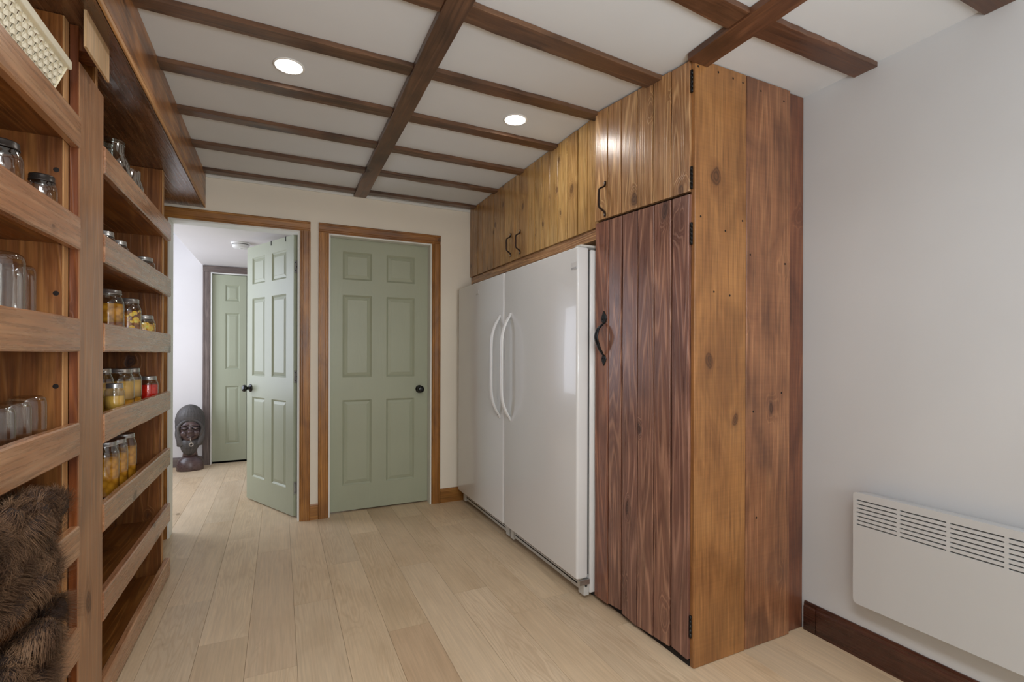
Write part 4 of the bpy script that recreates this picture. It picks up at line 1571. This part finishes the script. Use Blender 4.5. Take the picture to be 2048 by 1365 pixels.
rings('base', [(0, 0, 0, .112, .078), (.012, 0, 0, .118, .082), (.035, 0, 0, .118, .082), (.075, .002, 0, .114, .078), (.105, .002, .004, .104, .07),
               (.125, 0, .008, .082, .058), (.142, 0, .010, .064, .050)], MAT['statue_skin'], mod=lambda a, z: 1 + .015 * math.sin(3 * a + z * 30))
rings('neck', [(.136, 0, .012, .066, .052), (.18, 0, .012, .060, .05), (.26, 0, .012, .062, .05)], MAT['statue_skin'])


def hairmod(a, z):
    return groove(a, z)


rings('hair', [(.238, -.002, .030, .092, .052), (.245, -.002, .025, .108, .06), (.29, 0, .020, .113, .066), (.35, 0, .016, .119, .072), (.44, 0, .010, .125, .080),
               (.50, 0, .004, .126, .086), (.535, 0, .000, .123, .088), (.57, 0, 0, .113, .085), (.60, 0, 0, .099, .077), (.625, 0, 0, .080, .064),
               (.645, 0, 0, .056, .047), (.657, 0, 0, .032, .028), (.662, 0, 0, .010, .010)], MAT['statue_hair'], seg=78, mod=groove)
# hood rim: arch around the face
arch = []
for k in range(25):
    a = R(-38 + 256 * k / 24)
    arch.append((.099 * math.cos(a), -.062 - .012 * max(0, math.sin(a)), .425 + (.088 if math.sin(a) > 0 else .125) * math.sin(a)))
sweep('hood_rim', smooth_path(arch, 3), .012, .014, MAT['statue_hair'], st, Mst, side=(0, -1, 0), seg=8)
# side locks
for sx in (-1, 1):
    sweep('side_lock', smooth_path([(sx * .098, -.035, .46), (sx * .102, -.045, .38), (sx * .088, -.055, .31), (sx * .066, -.062, .262)], 4),
          .018, .024, MAT['statue_hair'], st, Mst, side=(0, -1, 0), seg=10, taper=[.8 + .35 * math.sin(math.pi * i / 12) for i in range(13)])
# face
rings('face', [(.300, 0, -.040, .030, .030), (.315, 0, -.042, .055, .042), (.345, 0, -.042, .078, .052), (.38, 0, -.040, .088, .056), (.42, 0, -.038, .092, .056),
               (.46, 0, -.036, .090, .054), (.49, 0, -.034, .082, .050), (.515, 0, -.030, .060, .040)], MAT['statue_skin'], seg=36)


def blob(name, c, s, mat, rot=(0, 0, 0)):
    bm = bmesh.new()
    bmesh.ops.create_icosphere(bm, subdivisions=3, radius=1.0)
    M = Mst @ Matrix.Translation(c) @ Euler(rot).to_matrix().to_4x4() @ Matrix.Diagonal((s[0], s[1], s[2], 1))
    return bm_obj(name, bm, mat, st, M, True)


for sx in (-1, 1):
    blob('brow', (sx * .045, -.092, .462), (.036, .012, .008), MAT['statue_skin'], (0, R(sx * 10), 0))
    blob('eye_socket', (sx * .045, -.088, .432), (.034, .010, .020), MAT['statue_dark'])
    blob('eye', (sx * .045, -.094, .434), (.022, .013, .013), MAT['statue_skin'])
    blob('eyelid', (sx * .045, -.104, .430), (.010, .005, .003), MAT['statue_pale'])
    blob('cheek', (sx * .050, -.078, .378), (.032, .022, .032), MAT['statue_skin'])
blob('nose', (0, -.098, .418), (.014, .016, .036), MAT['statue_skin'])
blob('nose_tip', (0, -.108, .397), (.024, .016, .013), MAT['statue_skin'])
blob('mouth', (0, -.094, .347), (.034, .010, .010), MAT['statue_dark'])
blob('upper_lip', (0, -.098, .357), (.030, .011, .008), MAT['statue_skin'])
blob('lower_lip', (0, -.098, .337), (.022, .011, .007), MAT['statue_skin'])
sweep('pipe_stem', [(0, -.100, .348), (.003, -.106, .320), (.010, -.108, .292)], .0055, .0055, MAT['statue_pale'], st, Mst, side=(1, 0, 0))
ring_pts = [(.010 + .015 * math.cos(a), -.112, .272 + .015 * math.sin(a)) for a in [2 * math.pi * k / 20 for k in range(21)]]
sweep('pipe_bowl', ring_pts, .006, .006, MAT['statue_pale'], st, Mst, side=(0, 1, 0))
lathe('pipe_bore', [(0, 0), (.012, 0), (.012, .004), (0, .004)], MAT['statue_dark'], st, Mst @ Matrix.Translation((.010, -.108, .272)) @ Matrix.Rotation(R(90), 4, 'X'), seg=16)
rings('beard', [(.155, -.006, -.028, .018, .014), (.175, -.008, -.034, .042, .026), (.205, -.008, -.040, .062, .036), (.24, -.004, -.044, .076, .042), (.28, 0, -.044, .086, .044),
                (.305, 0, -.040, .080, .040), (.325, 0, -.034, .060, .03)], MAT['statue_hair'], seg=60, mod=lambda a, z: 1 + .10 * (abs(math.sin(a * 7)) - .5))
